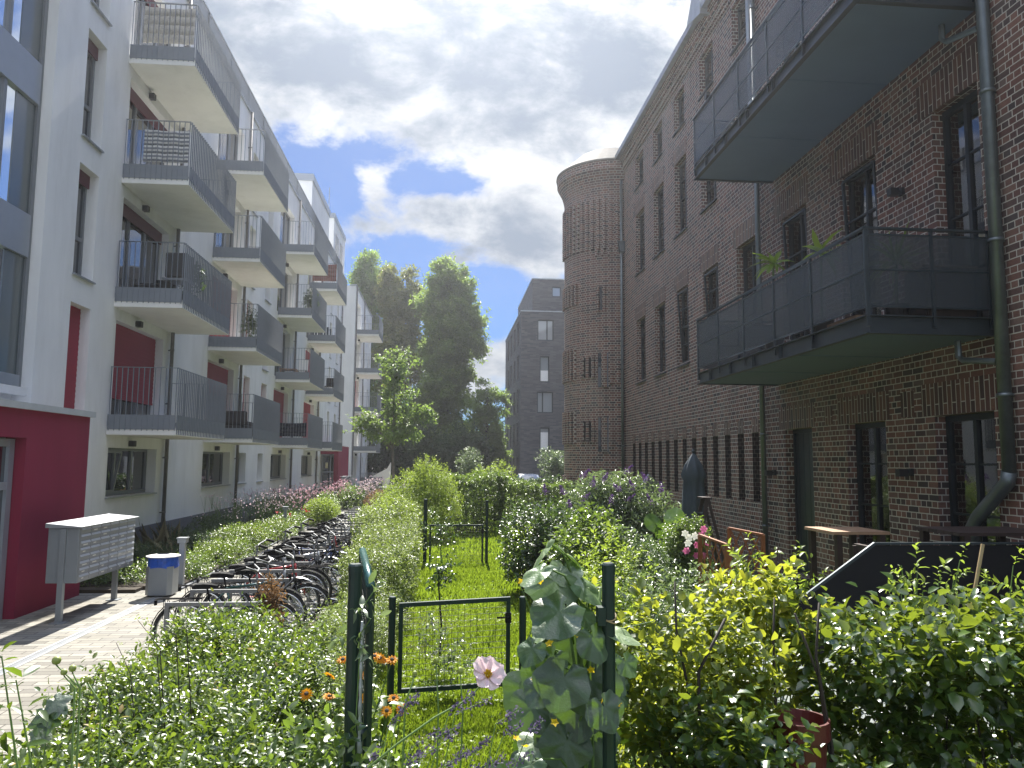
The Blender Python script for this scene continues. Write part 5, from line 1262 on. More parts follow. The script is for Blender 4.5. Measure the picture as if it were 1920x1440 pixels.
shrub('weedy_shrub', 'pale mixed weeds at the bottom edge below the orange flowers', 'weeds', (-.72, 4.05, 0), [((0,0,.45),(.42,.55,.50)),((.2,-.3,.4),(.3,.3,.42)),((-.5,-.3,.5),(.5,.4,.45))], 2100, 7, .036, .017, 'grey', ln=.15, up=.7, hexa=True)
shrub('dark_shrub', 'dark green leafy shrub right of the farther gate', 'bush', (1.62, 14.2, 0), [((0,0,.75),(.50,.6,.78)),((.5,.3,.8),(.5,.5,.8))], 1700, 7, .075, .045, 'dark', ln=.18, up=.5)
shrub('leafy_shrub', 'light green broad-leaved shrub in front of the buddleia', 'bush', (2.35, 12.6, 0), [((0,0,.75),(.62,.6,.80))], 900, 7, .10, .055, 'mid', ln=.2)
_, P, D = shrub('buddleia', 'big buddleia with purple flower spikes beside the round brick tower', 'bush', (3.95, 17.6, 0), [((0,0,1.0),(1.0,1.1,1.05)),((-.75,-.3,.85),(.7,.8,.85)),((.7,-.2,.95),(.75,.8,.95)),((-.2,0,1.55),(.9,.8,.55))], 2700, 7, .13, .034, 'grey', ln=.34, up=.45, droop=.3, twigs=26)
bl = thing('buddleia_blooms', 'purple panicles standing out from the big buddleia', 'blossom', (3.95, 17.6, 1.5))
B = []
for x, y in ((1092,893),(1130,902),(1172,886),(1112,912),(1187,915),(1163,920),(1212,900),(1241,921),(1222,943),(1092,938),(1176,938),(1058,926),(1022,926),(1143,945),(1068,955)):
    c = np.array(at(x, y, 16.6)); d = unit(np.array([rng.normal(0, .5), -.2, .7])); k = 110; u = rng.uniform(0, 1, k)
    Q = c+d*(u*.22)[:, None]+rng.normal(0, 1, (k, 3))*(.032*(1.15-u))[:, None]; B.append(blades(Q, rdir(k), rdir(k), .03, .026, rng.uniform(0, 1, k)))
leafset('panicle', B, LEAF['purple'], bl)
bl.parent = None
shrub('variegated_shrub', 'pale glossy shrub between the buddleia and the closed parasol', 'bush', (3.0, 12.9, 0), [((0,0,.66),(.62,.6,.66)),((.5,.1,.5),(.4,.5,.5))], 1500, 7, .075, .04, 'grey', ln=.16)
shrub('box_ball', 'clipped dark box ball in the shade before the pale shrub', 'bush', (2.85, 10.9, 0), [((0,0,.66),(.46,.46,.66))], 1600, 7, .035, .02, 'dark', ln=.07, lump=.06, shell=.8)
shrub('fern_clump', 'bright feathery leaves rising beside the box ball', 'bush', (2.2, 10.2, 0), [((0,0,.6),(.35,.35,.62))], 320, 10, .075, .04, 'bright', ln=.42, up=.6, twigs=6, stem_m='stem')
shrub('leafy_shrub', 'low bright leafy growth behind the big cucumber leaves', 'bush', (1.6, 8.2, 0), [((0,0,.55),(.5,.7,.62))], 900, 7, .075, .045, 'bright', ln=.18)
shrub('variegated_shrub', 'speckled pale shrub behind the yellow-lit hedge', 'bush', (2.45, 8.0, 0), [((0,0,.60),(.9,.6,.68)),((.7,-.1,.55),(.6,.5,.62))], 2000, 7, .06, .034, 'grey', ln=.15, up=.5)
shrub('low_shrub', 'shaded green growth behind the hornbeam stems', 'bush', (1.6, 5.6, 0), [((0,0,.5),(.85,.5,.65)),((.9,.3,.4),(.6,.5,.55))], 1500, 7, .06, .038, 'mid', ln=.16)
_, P, D = shrub('hibiscus', 'hibiscus bush with white and pink blooms at the lattice trellis', 'bush', (4.35, 13.9, 0), [((0,0,.72),(.36,.4,.72)),((.2,0,1.0),(.26,.3,.5))], 1300, 7, .055, .035, 'mid', ln=.16, up=.6)
t = bpy.data.objects['hibiscus']
def at_np(L, Y): return np.array([at(x, y, Y) for x, y in L])
Wp = at_np([(1285,1000),(1292,1008),(1303,1005),(1290,1018)], 13.3); Pp = at_np([(1319,992),(1306,1022),(1325,1022),(1287,1033),(1306,1042),(1320,1042),(1316,1003)], 13.3)
for q_ in Wp: leafset('white_bloom', [disc_flower(q_[None], unit(rng.normal(0, .3, (1, 3))+np.array([-.2, -1, .3])), .075, 6, .075)], LEAF['white'], t)
for q_ in Pp: leafset('pink_bloom', [disc_flower(q_[None], unit(rng.normal(0, .3, (1, 3))+np.array([-.2, -1, .3])), .075, 6, .075)], LEAF['pinkdeep'], t)
# big-leaved plant by the parasol
def bigleaf(c, tipdir, nrm, s, tint, lobes=5, depth=.10, seg=30, cup=.10, notch=.55):
    """broad palmate leaf: stalk joins at c, blade reaches along tipdir"""
    c = np.array(c); T_ = unit(np.array(tipdir, float)); Nn = np.array(nrm, float); Nn = unit(Nn-T_*T_.dot(Nn)); S = np.cross(Nn, T_)
    th = np.linspace(-PI*.92, PI*.92, seg+1)
    r = (.66+.34*np.cos(th*.5)**1.2)*(1+depth*(1-4*np.abs((th*lobes/(2*PI)) % 1-.5))*-1)*(1+rng.normal(0, .02, seg+1))
    r = r*np.where(np.abs(th) > 2.4, notch+.2, 1)
    o = c+T_*s*.18
    ring = o+(T_[None]*np.cos(th)[:, None]+S[None]*np.sin(th)[:, None])*(r*s*.62)[:, None] + Nn[None]*(cup*s*np.cos(th*lobes)*.25 - (r**2)*s*.10*(.4+rng.uniform(0, 1)))[:, None]
    midr = o+(ring-o)*.55+Nn[None]*(cup*s*.28*np.cos(th*lobes))[:, None]
    V = np.concatenate([[o-Nn*s*.03], midr, ring]); k = seg+1
    Tt = np.array([(0, 1+i, 2+i) for i in range(seg)]); Q = np.array([(1+i, 1+k+i, 2+k+i, 2+i) for i in range(seg)])
    return V, (Q, Tt), (np.full(len(Q), tint)+np.where(np.arange(len(Q)) % (seg//lobes) == (seg//lobes)//2, .22, 0)+rng.uniform(-.06, .06, len(Q)), np.full(len(Tt), tint+.1))
t = thing('broadleaf_plant', 'plant with large upright dark leaves left of the closed parasol', 'plant', (4.15, 15.2, 0))
B = []; st = MB()
for x, y, s, d in ((1232,985,.42,(-.7,0,.6)),(1262,980,.45,(.4,0,.9)),(1245,1005,.4,(-.1,-.3,.9)),(1272,1010,.35,(.7,0,.4)),(1225,1015,.3,(-.8,-.2,.2)),(1250,1030,.35,(.2,-.4,.8))):
    c = at(x, y, 15.0+rng.uniform(-.2, .2)); B.append(bigleaf(c, d, (0,-.8,.6), s*.85, rng.uniform(.2, .6), lobes=3, depth=.03)); st.tube([(4.15,15.2,0),((4.15+c[0])/2,15.15,c[2]*.6),c], .012, 5)
leafset('foliage', B, LEAF['cuke'], t); obj('stalk', st, M['stem'], t)

# ---- planting along the white building
for i, (x, y, rx, ry, h, n, lm, L, lb) in enumerate((
 (-6.35,15.7,.75,.6,.42,900,'mid',.05,'low ground cover shrub behind the letterbox legs'),
 (-5.25,16.5,.5,.9,.42,900,'mid',.05,'leafy low shrub behind the litter bin'),
 (-6.75,18.0,.6,.8,.62,1100,'dark',.03,'dark juniper at the foot of the nearest downpipe'),
 (-5.2,18.7,.6,1.2,.45,1300,'privet',.055,'sunlit low shrub at the kerb beside the nearest bollard light'),
 (-6.5,20.6,.9,1.2,.6,1500,'dark',.05,'dark shrub below the white wall near the nearest downpipe'),
 (-5.35,21.4,.75,1.4,.66,2000,'privet',.06,'pale glossy shrub opposite the parked bicycles'),
 (-6.7,23.8,.8,1.4,.75,1500,'dark',.055,'dark green shrub against the wall before the second balcony'),
 (-5.3,24.4,.7,1.5,.55,1500,'privet',.06,'green shrub with red blooms beside the path'),
 (-5.3,27.4,.6,1.6,.5,1200,'mid',.06,'green shrub at the kerb below the pink flowers'),
 (-6.7,31.5,.8,2.0,.6,1300,'dark',.07,'dark leafy shrub under the pink flowers'),
 (-4.55,29.8,.6,.8,.95,1500,'bright',.07,'bright yellow-green rounded bush at the path edge'),
 (-5.0,33.2,.6,1.0,1.0,1200,'mid',.075,'green bush behind the bright rounded bush'),
 (-4.6,39.5,.8,1.5,1.1,1200,'mid',.085,'leafy bush at the far end of the planting bed'))):
    shrub('garden_shrub', lb, 'bush', (x, y, .05), [((0,0,h*.48),(rx,ry,h*.58))], n, 6, L, L*.5, lm, ln=.12, up=.6, twigs=8, zmin=.06)
def airy(name, lb, x0, x1, y0, y1, h, n, lm, r, npet, seed, cat='flowers', per=3):
    rr = np.random.default_rng(seed); t = thing(name, lb, cat, ((x0+x1)/2, (y0+y1)/2, 0))
    P = np.stack([rr.uniform(x0, x1, n), rr.uniform(y0, y1, n), np.full(n, .3)], 1); T_ = P+np.stack([rr.normal(0, .12, n), rr.normal(0, .12, n), h*rr.uniform(.55, 1.1, n)-.3], 1)
    st = MB(); F = []
    for a, b in zip(P, T_):
        m = a+(b-a)*.55; st.tube([a-np.array([0, 0, .3]), m, b], [.005, .004, .003], 3, cap=False); F.append(b)
        for _ in range(per):
            e = b+rr.normal(0, .12, 3)*np.array([1, 1, .6]); st.tube([m, e], [.003, .002], 3, cap=False); F.append(e)
    F = np.array(F)
    obj('stem', st, M['stem'], t); leafset('blooms', [disc_flower(F, unit(rr.normal(0, .6, (len(F), 3))+np.array([.2, -.6, .6])), r, npet, r*.9)], LEAF[lm], t)
    return t
airy('anemones', 'tall pink Japanese anemones crowding the bed against the white wall', -7.2, -5.2, 28.5, 38, 1.2, 190, 'pink', .036, 5, 3)
airy('anemones', 'pale pink airy flowers at the near downpipe of the second balcony', -7.3, -5.6, 23.0, 29.5, 1.3, 150, 'palepink', .024, 5, 4)
airy('anemones', 'pink flowers in front of the second red entrance', -6.2, -4.9, 38.5, 44, 1.3, 110, 'pink', .042, 5, 5)
airy('pink_perennial', 'pale pink flowers beside the far path bend', -4.3, -3.3, 38, 42, 1.4, 90, 'palepink', .05, 5, 6)
airy('red_flowers', 'a few red blooms in the bed opposite the bicycles', -5.4, -4.95, 24.5, 29.5, .75, 7, 'redpetal', .05, 6, 7, per=1)
t = thing('ornamental_grass', 'dry airy grass tuft by the nearest downpipe', 'grass tuft', (-7.0, 20.0, 0)); n = 60
P = np.tile([-7.0, 20.0, .05], (n, 1))+rng.normal(0, .25, (n, 3))*np.array([1, 1, 0])
leafset('blades', [blades(P, unit(rng.normal(0, .45, (n, 3))+np.array([0, 0, 1.1])), rdir(n), rng.uniform(.5, 1.0, n), .005, rng.uniform(.2, 1, n), .1, .3)], LEAF['straw'], t)
t = thing('dry_weed', 'dead brown weed at the front wheel of the teal bicycle', 'weed', (-2.15, 10.0, 0)); n = 700
P, D = blob(n, [((-2.15,10.0,.62),(.11,.11,.36))], .4); leafset('dead_leaves', [shoots(P, D+np.array([0, 0, .5]), .08, 3, .05, .012, droop=.4)], LEAF['dry'], t) if False else leafset('dead_leaves', [shoots(P, D+np.array([0, 0, .5]), .08, 3, .05, .012, droop=.4)], LEAF['dry'], t)
obj('stem', MB().tube([(-2.15,10.0,0),(-2.13,10.0,.95)], .008, 5), M['twig'], t)

# ---- young dark-leaved standards on the lawn
def sapling(x, y, zc, r, lm, lb, n=260, L=.06):
    t = thing('young_tree', lb, 'young tree', (x, y, 0)); z0 = zc-r*1.3
    obj('trunk', MB().tube([(x,y,0),(x+.02,y,z0*.5),(x-.02,y,z0),(x-.03,y,zc+r*.6)], [.014,.012,.01,.004], 6), M['twig'], t)
    P, D = blob(n, [((x,y,zc),(r,r,r*1.5))], .35); leafset('crown', [shoots(P, D, .1, 6, L, L*.55, hexa=True, droop=.4)], LEAF[lm], t)
sapling(-.02, 9.6, 1.10, .17, 'dark', 'slim young tree with hanging dark leaves on the lawn between the gates', 46, .055)
sapling(-.02, 16.6, .95, .36, 'dark', 'small rose tree in front of the farther gate', 90, .06)
t = thing('weed_clump', 'tall grey weed growing through the first gate mesh', 'weed', (.05, 8.25, 0))
P, D = blob(90, [((.1,8.3,.35),(.22,.15,.33)),((-.1,8.3,.6),(.1,.1,.25))], .3); leafset('foliage', [shoots(P, D+np.array([0, 0, .6]), .12, 7, .05, .022)], LEAF['grey'], t)

# ---- cucumber climbing the right foreground post
t = thing('cucumber_vine', 'big-leaved cucumber vine climbing the right foreground post', 'vine', (.6, 3.7, 0))
B = []; st = MB(); FL = []
big = [(1012,1038,88,(-.4,0,-.5),(0,.1,1),.7),(1072,1045,90,(.5,0,-.4),(0,.1,1),.7),(1000,1078,86,(-.6,-.2,-.4),(.1,0,1),.6),(1040,1105,120,(-.1,-.5,-.7),(0,-.3,1),.6),(1105,1105,105,(.5,-.3,-.5),(.1,-.1,1),.6),
       (1035,1160,125,(-.7,-.3,-.6),(-.3,-.8,.5),.25),(1080,1215,135,(-.1,-.4,-1),(-.2,-1,.2),.2),(1168,1190,95,(.7,-.2,-.3),(.2,-.2,1),.8),(992,1225,70,(-.5,-.3,-.7),(-.3,-.6,.7),.5),(1008,1190,60,(-.6,0,-.4),(0,-.2,1),.8),
       (1050,1290,120,(-.4,-.3,-.9),(-.1,-1,.2),.1),(1115,1300,135,(.2,-.3,-1),(.1,-1,.1),.1),(1085,1345,120,(-.1,-.3,-1),(-.2,-1,.2),.1),(1010,1300,80,(-.6,-.3,-.6),(-.2,-.9,.4),.2),(1000,1395,95,(-.5,-.3,-.3),(0,-.4,.9),.8),(1060,1410,110,(-.2,-.3,-.9),(0,-1,.3),.2),
       (1120,1210,90,(.4,-.2,-.9),(.2,-.9,.3),.2),(1140,1260,85,(.3,-.2,-.9),(0,-1,.2),.2),(1030,1245,80,(-.5,-.2,-.8),(-.4,-.8,.3),.3),(1105,1160,70,(.5,-.2,-.6),(.3,-.5,.8),.5),(1120,1400,100,(.2,-.2,-1),(0,-1,.2),.2),(985,1440,80,(-.6,-.2,-.4),(-.2,-.7,.7),.4),
       (1060,1075,75,(0,-.4,-.4),(0,0,1),.8),(1180,1250,60,(.5,-.2,-.8),(.2,-.8,.5),.5),(1140,1340,90,(.4,-.3,-.9),(.1,-1,.2),.15),(1000,1345,70,(-.5,-.2,-.9),(-.3,-.9,.2),.2)]
px_m = lambda p, Y: p*Y/FOC
for i, (x, y, s, td, nn, ti) in enumerate(big):  # ti puts lit tops and shaded lower leaves into the leaf colour
    Y = 3.62+.22*math.sin(i*2.3)-(.10 if s > 110 else 0); sz = px_m(s, Y)*.86
    c = np.array(at(x, y, Y)); c = c-unit(np.array(td, float))*sz*.35
    B.append(bigleaf(c, td, (nn[0]*.7, nn[1]*.75, nn[2]+.35), sz*.92, ti)); a = np.array([.66+.03*math.sin(i), 3.72, max(.1, c[2]-.25)])
    st.tube([a, (a+c)/2+np.array([0, .02, .06]), c], [.006, .005, .004], 5, cap=False)
for i in range(80):
    x, y = rng.uniform(990, 1150), rng.uniform(1215, 1500); Y = rng.uniform(3.75, 4.25); c = at(x, y, Y); a_ = rng.uniform(0, 6.3)
    B.append(bigleaf(c, (math.cos(a_), -.2, -.8), (rng.normal(0, .3), -.8, .5), px_m(rng.uniform(40, 80), Y), rng.uniform(0, .5)))
for i in range(50):
    c = (rng.uniform(.35, 1.0), rng.uniform(3.55, 4.1), rng.uniform(.1, .9)); a_ = rng.uniform(0, 6.3)
    B.append(bigleaf(c, (math.cos(a_), -.2, -.8), (rng.normal(0, .3), -.8, .5), rng.uniform(.12, .20), rng.uniform(0, .5)))
cf = leafset('foliage', B, LEAF['cuke'], t); cf.data.polygons.foreach_set('use_smooth', [True]*len(cf.data.polygons))
for k in range(4): st.tube([(.62+.05*k, 3.72+.03*k, 0), (.55+.06*k, 3.75, .7), (.66+.02*k, 3.7, 1.3), (.58+.06*k, 3.7, 1.85)], .007, 5)
for pts in (((905+60,1075),(985,1120),(1002,1165),(990,1200)),((1245,1135),(1225,1165),(1160,1180)),((1120,1090),(1150,1075),(1175,1100))):
    st.tube([at(x, y, 3.6) for x, y in pts], .0028, 4, cap=False)
obj('stem', st, M['stem'], t, smooth=True)
for q_ in at_np([(978,1092),(1012,1088),(1080,1190),(1030,1207),(1002,1272),(1128,1312),(1040,1355),(985,1397),(968,1385),(1108,1255),(1158,1320)], 3.45): leafset('bloom', [disc_flower(q_[None], unit(rng.normal(0, .5, (1, 3))+np.array([0, -.6, .5])), .022, 5, .017)], LEAF['yellowpetal'], t)

# ---- yellow vine, tomato plants and seedlings in the right hedge
t = thing('yellow_vine', 'bright yellow-green vine glowing over the red pot', 'vine', (1.95, 4.7, 0))
P = []; 
for x, y, rx, ry, k in ((1440,1125,60,40,46),(1480,1190,50,55,50),(1400,1150,50,40,24),(1490,1270,32,60,26),(1345,1120,45,30,20),(1570,1330,25,20,8)):
    for _ in range(k): P.append(at(x+rng.normal(0, rx*.5), y+rng.normal(0, ry*.5), 4.75+rng.uniform(-.15, .2)))
P = np.array(P); leafset('foliage', [shoots(P, rdir(len(P), .4), .13, 6, .075, .045, hexa=True, droop=.3, tint0=np.full(len(P), .8))], LEAF['yellow'], t)
obj('stem', stems(P, (1.95, 4.8, .5), n=26, r0=.008, r1=.003), M['stem'], t)
t = thing('tomato_plant', 'tomato plant with feathery leaves left of the bamboo cane', 'tomato plant', (2.95, 4.75, 0))
def tomato(t, heads, Y, base):
    B = []; st = MB()
    for x, y, s in heads:
        c = np.array(at(x, y, Y)); b = np.array(base)+rng.normal(0, .06, 3)*np.array([1, 1, 0]); m = (b+c)/2+np.array([0, 0, .1]); st.tube([b, m, c], [.009, .006, .003], 5, cap=False)
        O = np.tile(c, (7, 1))-np.linspace(0, 1, 7)[:, None]*(c-m)*.5; D = rdir(7, .35)
        B.append(shoots(O, D, s*.16, 9, .055*s, .022*s, hexa=True, droop=.25, spread=1.1, tint0=np.full(7, .6)))
    leafset('foliage', B, LEAF['bright'], t); obj('stem', st, M['stem'], t)
tomato(t, [(1720,1070,1.1),(1690,1060,.7),(1760,1090,1.1),(1730,1110,1),(1690,1110,.8),(1790,1080,.9),(1800,1050,.8),(1840,1110,.9),(1750,1140,1),(1680,1150,.9)], 4.85, (2.95,4.8,0))
t = thing('tomato_plant', 'taller tomato plant at the right edge', 'tomato plant', (3.55, 4.75, 0))
tomato(t, [(1900,1060,1),(1890,1110,1.1),(1870,1150,1.1),(1905,1190,1),(1850,1090,.7),(1915,1140,1),(1880,1210,1),(1910,1260,1)], 4.8, (3.55,4.8,0))
t = thing('bean_seedling', 'pale young climbing plant near the lattice trellis', 'plant', (3.2, 8.6, 0))
tomato(t, [(1390,1040,1.6),(1412,1030,1.2),(1380,1060,1.6),(1500,1055,1.5),(1520,1085,1.4),(1475,1060,1.3)], 8.6, (3.4,8.6,0))

# ---- foreground flowers
t = thing('heliopsis', 'clump of orange-yellow daisy flowers at the foot of the left post', 'flowers', (-.45, 4.3, 0))
hp = [(643,1238,1),(618,1268,1),(676,1265,.8),(712,1235,.9),(735,1238,1.1),(720,1240,.8),(575,1302,.8),(617,1307,1.1),(675,1310,1.2),(738,1310,1),(725,1334,.6),(752,1330,.5),(702,1232,.7)]
Hc = np.array([at(x, y, 4.15+.12*math.sin(i*3)) for i, (x, y, s) in enumerate(hp)]); Nf = unit(rng.normal(0, .25, (len(Hc), 3))+np.array([.05, -.55, .8]))
st = MB()
for c, nrm in zip(Hc, Nf):
    fp_ = leafset('flower_head', [disc_flower(c[None], nrm[None], .036, 13, .017, cup=.12), disc_flower(c[None]+np.array([0, 0, .003]), nrm[None], .030, 9, .015, cup=.3)], LEAF['orange'], t)
    obj('flower_centre', MB().lathe([(.013,0),(.011,.009),(.004,.014)], tuple(c), 8), M['bark'], fp_); b = np.array([-.45+rng.normal(0, .12), 4.4+rng.normal(0, .1), 0]); st.tube([b, (b+c)/2+rng.normal(0, .03, 3), c], [.006, .005, .003], 5, cap=False)
obj('stem', st, M['stem'], t)
P, D = blob(420, [((-.46,4.28,.74),(.32,.25,.44)),((-.35,4.3,.45),(.35,.25,.4))], .45); leafset('foliage', [shoots(P, D+np.array([0, 0, .3]), .1, 5, .075, .036, hexa=True, droop=.3)], LEAF['mid'], t)
shrub('leafy_weed', 'broad-leaved weeds hiding the foot of the left foreground post', 'weeds', (-.40, 3.28, 0), [((0,0,.74),(.22,.13,.66)),((-.2,.1,.68),(.2,.15,.60)),((.14,.1,.66),(.13,.12,.56))], 900, 6, .058, .030, 'mid', ln=.10, up=.7, hexa=True, twigs=12, stem_m='stem')
t = thing('climber', 'thin climbing weed with pale leaves twined round the left foreground post', 'climber', (-.37, 3.45, 0))
P = np.array([at(x, y, 3.43+.05*math.sin(i)) for i, (x, y) in enumerate(((690,1095),(700,1110),(685,1130),(672,1150),(660,1140),(695,1160),(680,1180),(668,1200),(650,1168),(690,1225),(640,1185),(675,1215)))])
leafset('foliage', [shoots(P, rdir(len(P)), .05, 4, .05, .02, hexa=True, droop=.4)], LEAF['grey'], t); obj('stem', MB().tube([(-.40,3.44,0)]+[tuple(p) for p in P[::-1][::2]], .003, 4, cap=False), M['stem'], t)
# lavender: thin stems leaning right with dark violet spikes
t = thing('lavender', 'leaning lavender spikes at the bottom centre of the garden', 'lavender', (-.25, 2.35, 0))
st = MB(); B = []
for x, y, dx, dy in ((765,1320,22,-18),(865,1318,28,-22),(885,1325,40,-18),(800,1385,38,-22),(820,1400,42,-30),(950,1345,26,-16),(960,1370,20,-12),(850,1425,30,-22),(870,1420,36,-18),(745,1345,20,-20),(905,1395,18,-18),(930,1430,24,-18),(975,1425,30,-16),(780,1415,24,-20),(840,1372,28,-16),(1005,1362,18,-14),(760,1438,30,-20),(700,1425,12,-24),(900,1440,26,-14)):
    dx *= .8; dy *= .8; Y = rng.uniform(2.2, 2.6); a = np.array(at(x-dx, y-dy, Y)); b = np.array(at(x+dx, y+dy, Y)); k = 38; u = rng.uniform(0, 1, k); u = np.round(u*6)/6*.9+u*.1
    Q = a+(b-a)*u[:, None]; d = unit(b-a); B = []; B.append(blades(Q+rng.normal(0, .005, (k, 3)), unit(rdir(k)+d*.9), rdir(k), .013, .007, rng.uniform(0, 1, k)))
    base = np.array([-.35+rng.normal(0, .12), 2.1+rng.normal(0, .1), 0]); st.tube([base, base*.35+a*.65-(b-a)*.5*np.array([1, 1, 0])-np.array([0, 0, .08]), a, b], [.0028, .0024, .002, .0012], 4, cap=False); leafset('flower_spike', B, LEAF['lav'], t)
obj('stem', st, M['stem'], t)
n = 1300; P = np.tile([-.35, 2.1, 0.0], (n, 1))+rng.normal(0, .10, (n, 3))*np.array([1.6, 1, 0])
leafset('foliage', [blades(P+np.array([0, 0, 1.])*rng.uniform(0, 1.1, n)[:, None]*.9, unit(rng.normal(0, .5, (n, 3))+np.array([.25, .2, 1])), rdir(n), .07, .006, rng.uniform(0, 1, n))], LEAF['grey'], t)
# cosmos
def cosmos():
    t = thing('cosmos_flower', 'single pale pink cosmos bloom with yellow centre before the nearest gate', 'flower', (-.5, 2.0, 0)); Y = 2.25
    c = np.array(at(913, 1266, Y)); nrm = unit(np.array([.25, -.75, .6])); V = []; F = []; ti = []
    ref = np.array([0, 0, 1.]); u = unit(np.cross(nrm, ref)); w = np.cross(nrm, u); o = 0; Tt = []; Qq = []
    for k in range(8):
        a = 2*PI*k/8; A = u*math.cos(a)+w*math.sin(a); S = -u*math.sin(a)+w*math.cos(a); r = .047*rng.uniform(.9, 1.08)
        rows = [(.12,.12),(.45,.34),(.8,.46),(1.0,.34)]
        for (tt_, ww) in rows:
            for s in (-1, -.33, .33, 1): V.append(c+A*r*tt_+S*r*ww*s*.95+nrm*(.020*tt_+.006*abs(s)*tt_+.004*math.sin(s*7+k)-(.008 if tt_ == 1 and abs(s) == .33 else 0)))
        for i in range(3):
            for j in range(3): Qq.append((o+i*4+j, o+i*4+j+1, o+(i+1)*4+j+1, o+(i+1)*4+j)); ti.append(.3+.5*i/3)
        o += 16
    ob = leafmesh('petals', [(np.array(V), np.array(Qq), np.array(ti))], LEAF['palepink'], t); ob.data.polygons.foreach_set('use_smooth', [True]*len(ob.data.polygons))
    k = 130; d = np.sqrt(rng.uniform(0, 1, k))*.011; a = rng.uniform(0, 6.3, k); P = c+u*(d*np.cos(a))[:, None]+w*(d*np.sin(a))[:, None]+nrm*.006
    leafset('flower_centre', [blades(P, unit(nrm+rng.normal(0, .3, (k, 3))), rdir(k), .009, .004, rng.uniform(0, 1, k))], LEAF['yellowpetal'], t)
    pts = [(-.62,1.95,0),(-.55,2.0,.8)]+[at(x, y, Y-.1+.1*i/4) for i, (x, y) in enumerate(((690,1440),(745,1395),(815,1345),(880,1310),(905,1280)))]+[tuple(c-nrm*.004)]
    obj('stem', MB().tube(pts, [.005,.0045,.0035,.003,.0028,.0026,.0024,.0024], 6), M['stem'], t, smooth=True)
cosmos()
def buds(name, lb, L, Y, base, r, sm='stem', spiky=False):
    t = thing(name, lb, 'flower bud', base); st = MB(); bm_ = mat('bud_'+name, (.22, .26, .06), .5, var=.2, scale=80)
    for x, y, s, j in L:
        c = np.array(at(x, y, Y)); obj('bud', MB().lathe([(.001,-r*s),(r*s*.75,-r*s*.7),(r*s,-.05*r*s),(r*s*.8,r*s*.55),(r*s*.3,r*s*.85)], tuple(c), 10), bm_, t, smooth=True)
        jn = np.array(at(*j, Y)); st.tube([base, (jn[0]*.8+base[0]*.2, jn[1], jn[2]*.55), tuple(jn), tuple(c-np.array([0, 0, r*s]))], [.004, .004, .003, .0022], 5)
        if spiky: leafset('bristles', [blades(np.tile(c, (60, 1)), rdir(60), rdir(60), r*1.7, r*.3, rng.uniform(.4, 1, 60))], LEAF['bright'], t)
    obj('stem', st, M[sm], t, smooth=True)
buds('dahlia_buds', 'bare stalks with round green buds in front of the clinker path', [(106,1238,1.15,(150,1290)),(120,1260,.85,(140,1290)),(136,1253,.95,(150,1290)),(164,1273,.9,(190,1320))], 2.6, (-1.05,2.5,0), .0125)
buds('seedheads', 'two spiky green seed heads before the first gate', [(818,1238,1,(822,1330)),(863,1257,1.1,(868,1330))], 2.7, (-.02,2.65,0), .012, spiky=True)
buds('white_bud', 'small white bud on a thin stalk left of the cosmos bloom', [(778,1262,.8,(760,1320))], 2.4, (-.2,2.3,0), .010)
t = thing('tall_weed', 'tall leafy weed at the lower left corner', 'weed', (-1.35, 2.3, 0))
P = np.array([at(x, y, 2.35) for x, y in ((5,1245),(12,1290),(20,1330),(28,1300),(35,1360),(10,1370),(45,1400),(22,1420),(0,1330),(55,1345))])
leafset('foliage', [shoots(P, rdir(len(P), .8), .05, 4, .055, .022, hexa=True, droop=.2)], LEAF['privet'], t)
st = MB()
for x, y in ((3,1230),(30,1275)): st.tube([(-1.35,2.3,0), at(x+30, 1440, 2.35), at(x, y, 2.35)], [.005,.0035,.002], 5)
obj('stem', st, M['stem'], t)
t = thing('maple_seedling', 'dark lobed leaves poking out of the privet hedge by the path', 'seedling', (-1.9, 3.7, 0)); B = []
for x, y, s in ((100,1310,.10),(85,1330,.09),(118,1322,.09),(95,1345,.08),(70,1368,.09),(75,1350,.07)):
    a_ = rng.uniform(-2.6, -.4); B.append(bigleaf(at(x, y, 3.75), (math.cos(a_), -.3, math.sin(a_)*.5), (0, -.5, .8), s, .15, lobes=5, depth=.3))
leafset('foliage', B, LEAF['cuke'], t); obj('stem', MB().tube([(-1.9,3.75,0), at(95, 1345, 3.75), at(100, 1315, 3.75)], .003, 4), M['stem'], t)
t = thing('fleabane', 'small white daisies along the bottom of the privet hedge', 'flowers', (-1.2, 3.6, 0))
Fp = np.array([at(rng.uniform(330, 700), rng.uniform(1300, 1440), rng.uniform(3.3, 3.9)) for _ in range(75)]); Fp = Fp[(Fp[:, 2] < 1.05)]
leafset('blooms', [disc_flower(Fp, unit(rng.normal(0, .3, (len(Fp), 3))+np.array([0, -.3, 1])), .016, 9, .009, cup=.05)], LEAF['white'], t)
st = MB()
for c in Fp: st.tube([(c[0]*.97, c[1]+.03, 0), tuple(c)], .0016, 3, cap=False)
obj('stem', st, M['stem'], t)
t = thing('hedge_shoots', 'long bare shoots with buds standing above the privet hedge', 'shoots', (-1.9, 4.6, 0)); st = MB(); P = []
for a, b in (((300,1215),(258,1162)),((295,1230),(230,1240)),((330,1190),(282,1165)),((245,1265),(218,1205)),((205,1315),(197,1262)),((350,1180),(322,1170)),((160,1330),(178,1272))):
    p = at(*a, 4.8); q = at(*b, 4.8); st.tube([(p[0]+.1, 4.85, .3), p, q], [.004, .003, .0015], 5); P.append(q); P.append(((p[0]+q[0])/2, 4.8, (p[2]+q[2])/2))
leafset('foliage', [shoots(np.array(P), rdir(len(P), .8), .03, 4, .028, .011)], LEAF['bright'], t); obj('stem', st, M['twig'], t)

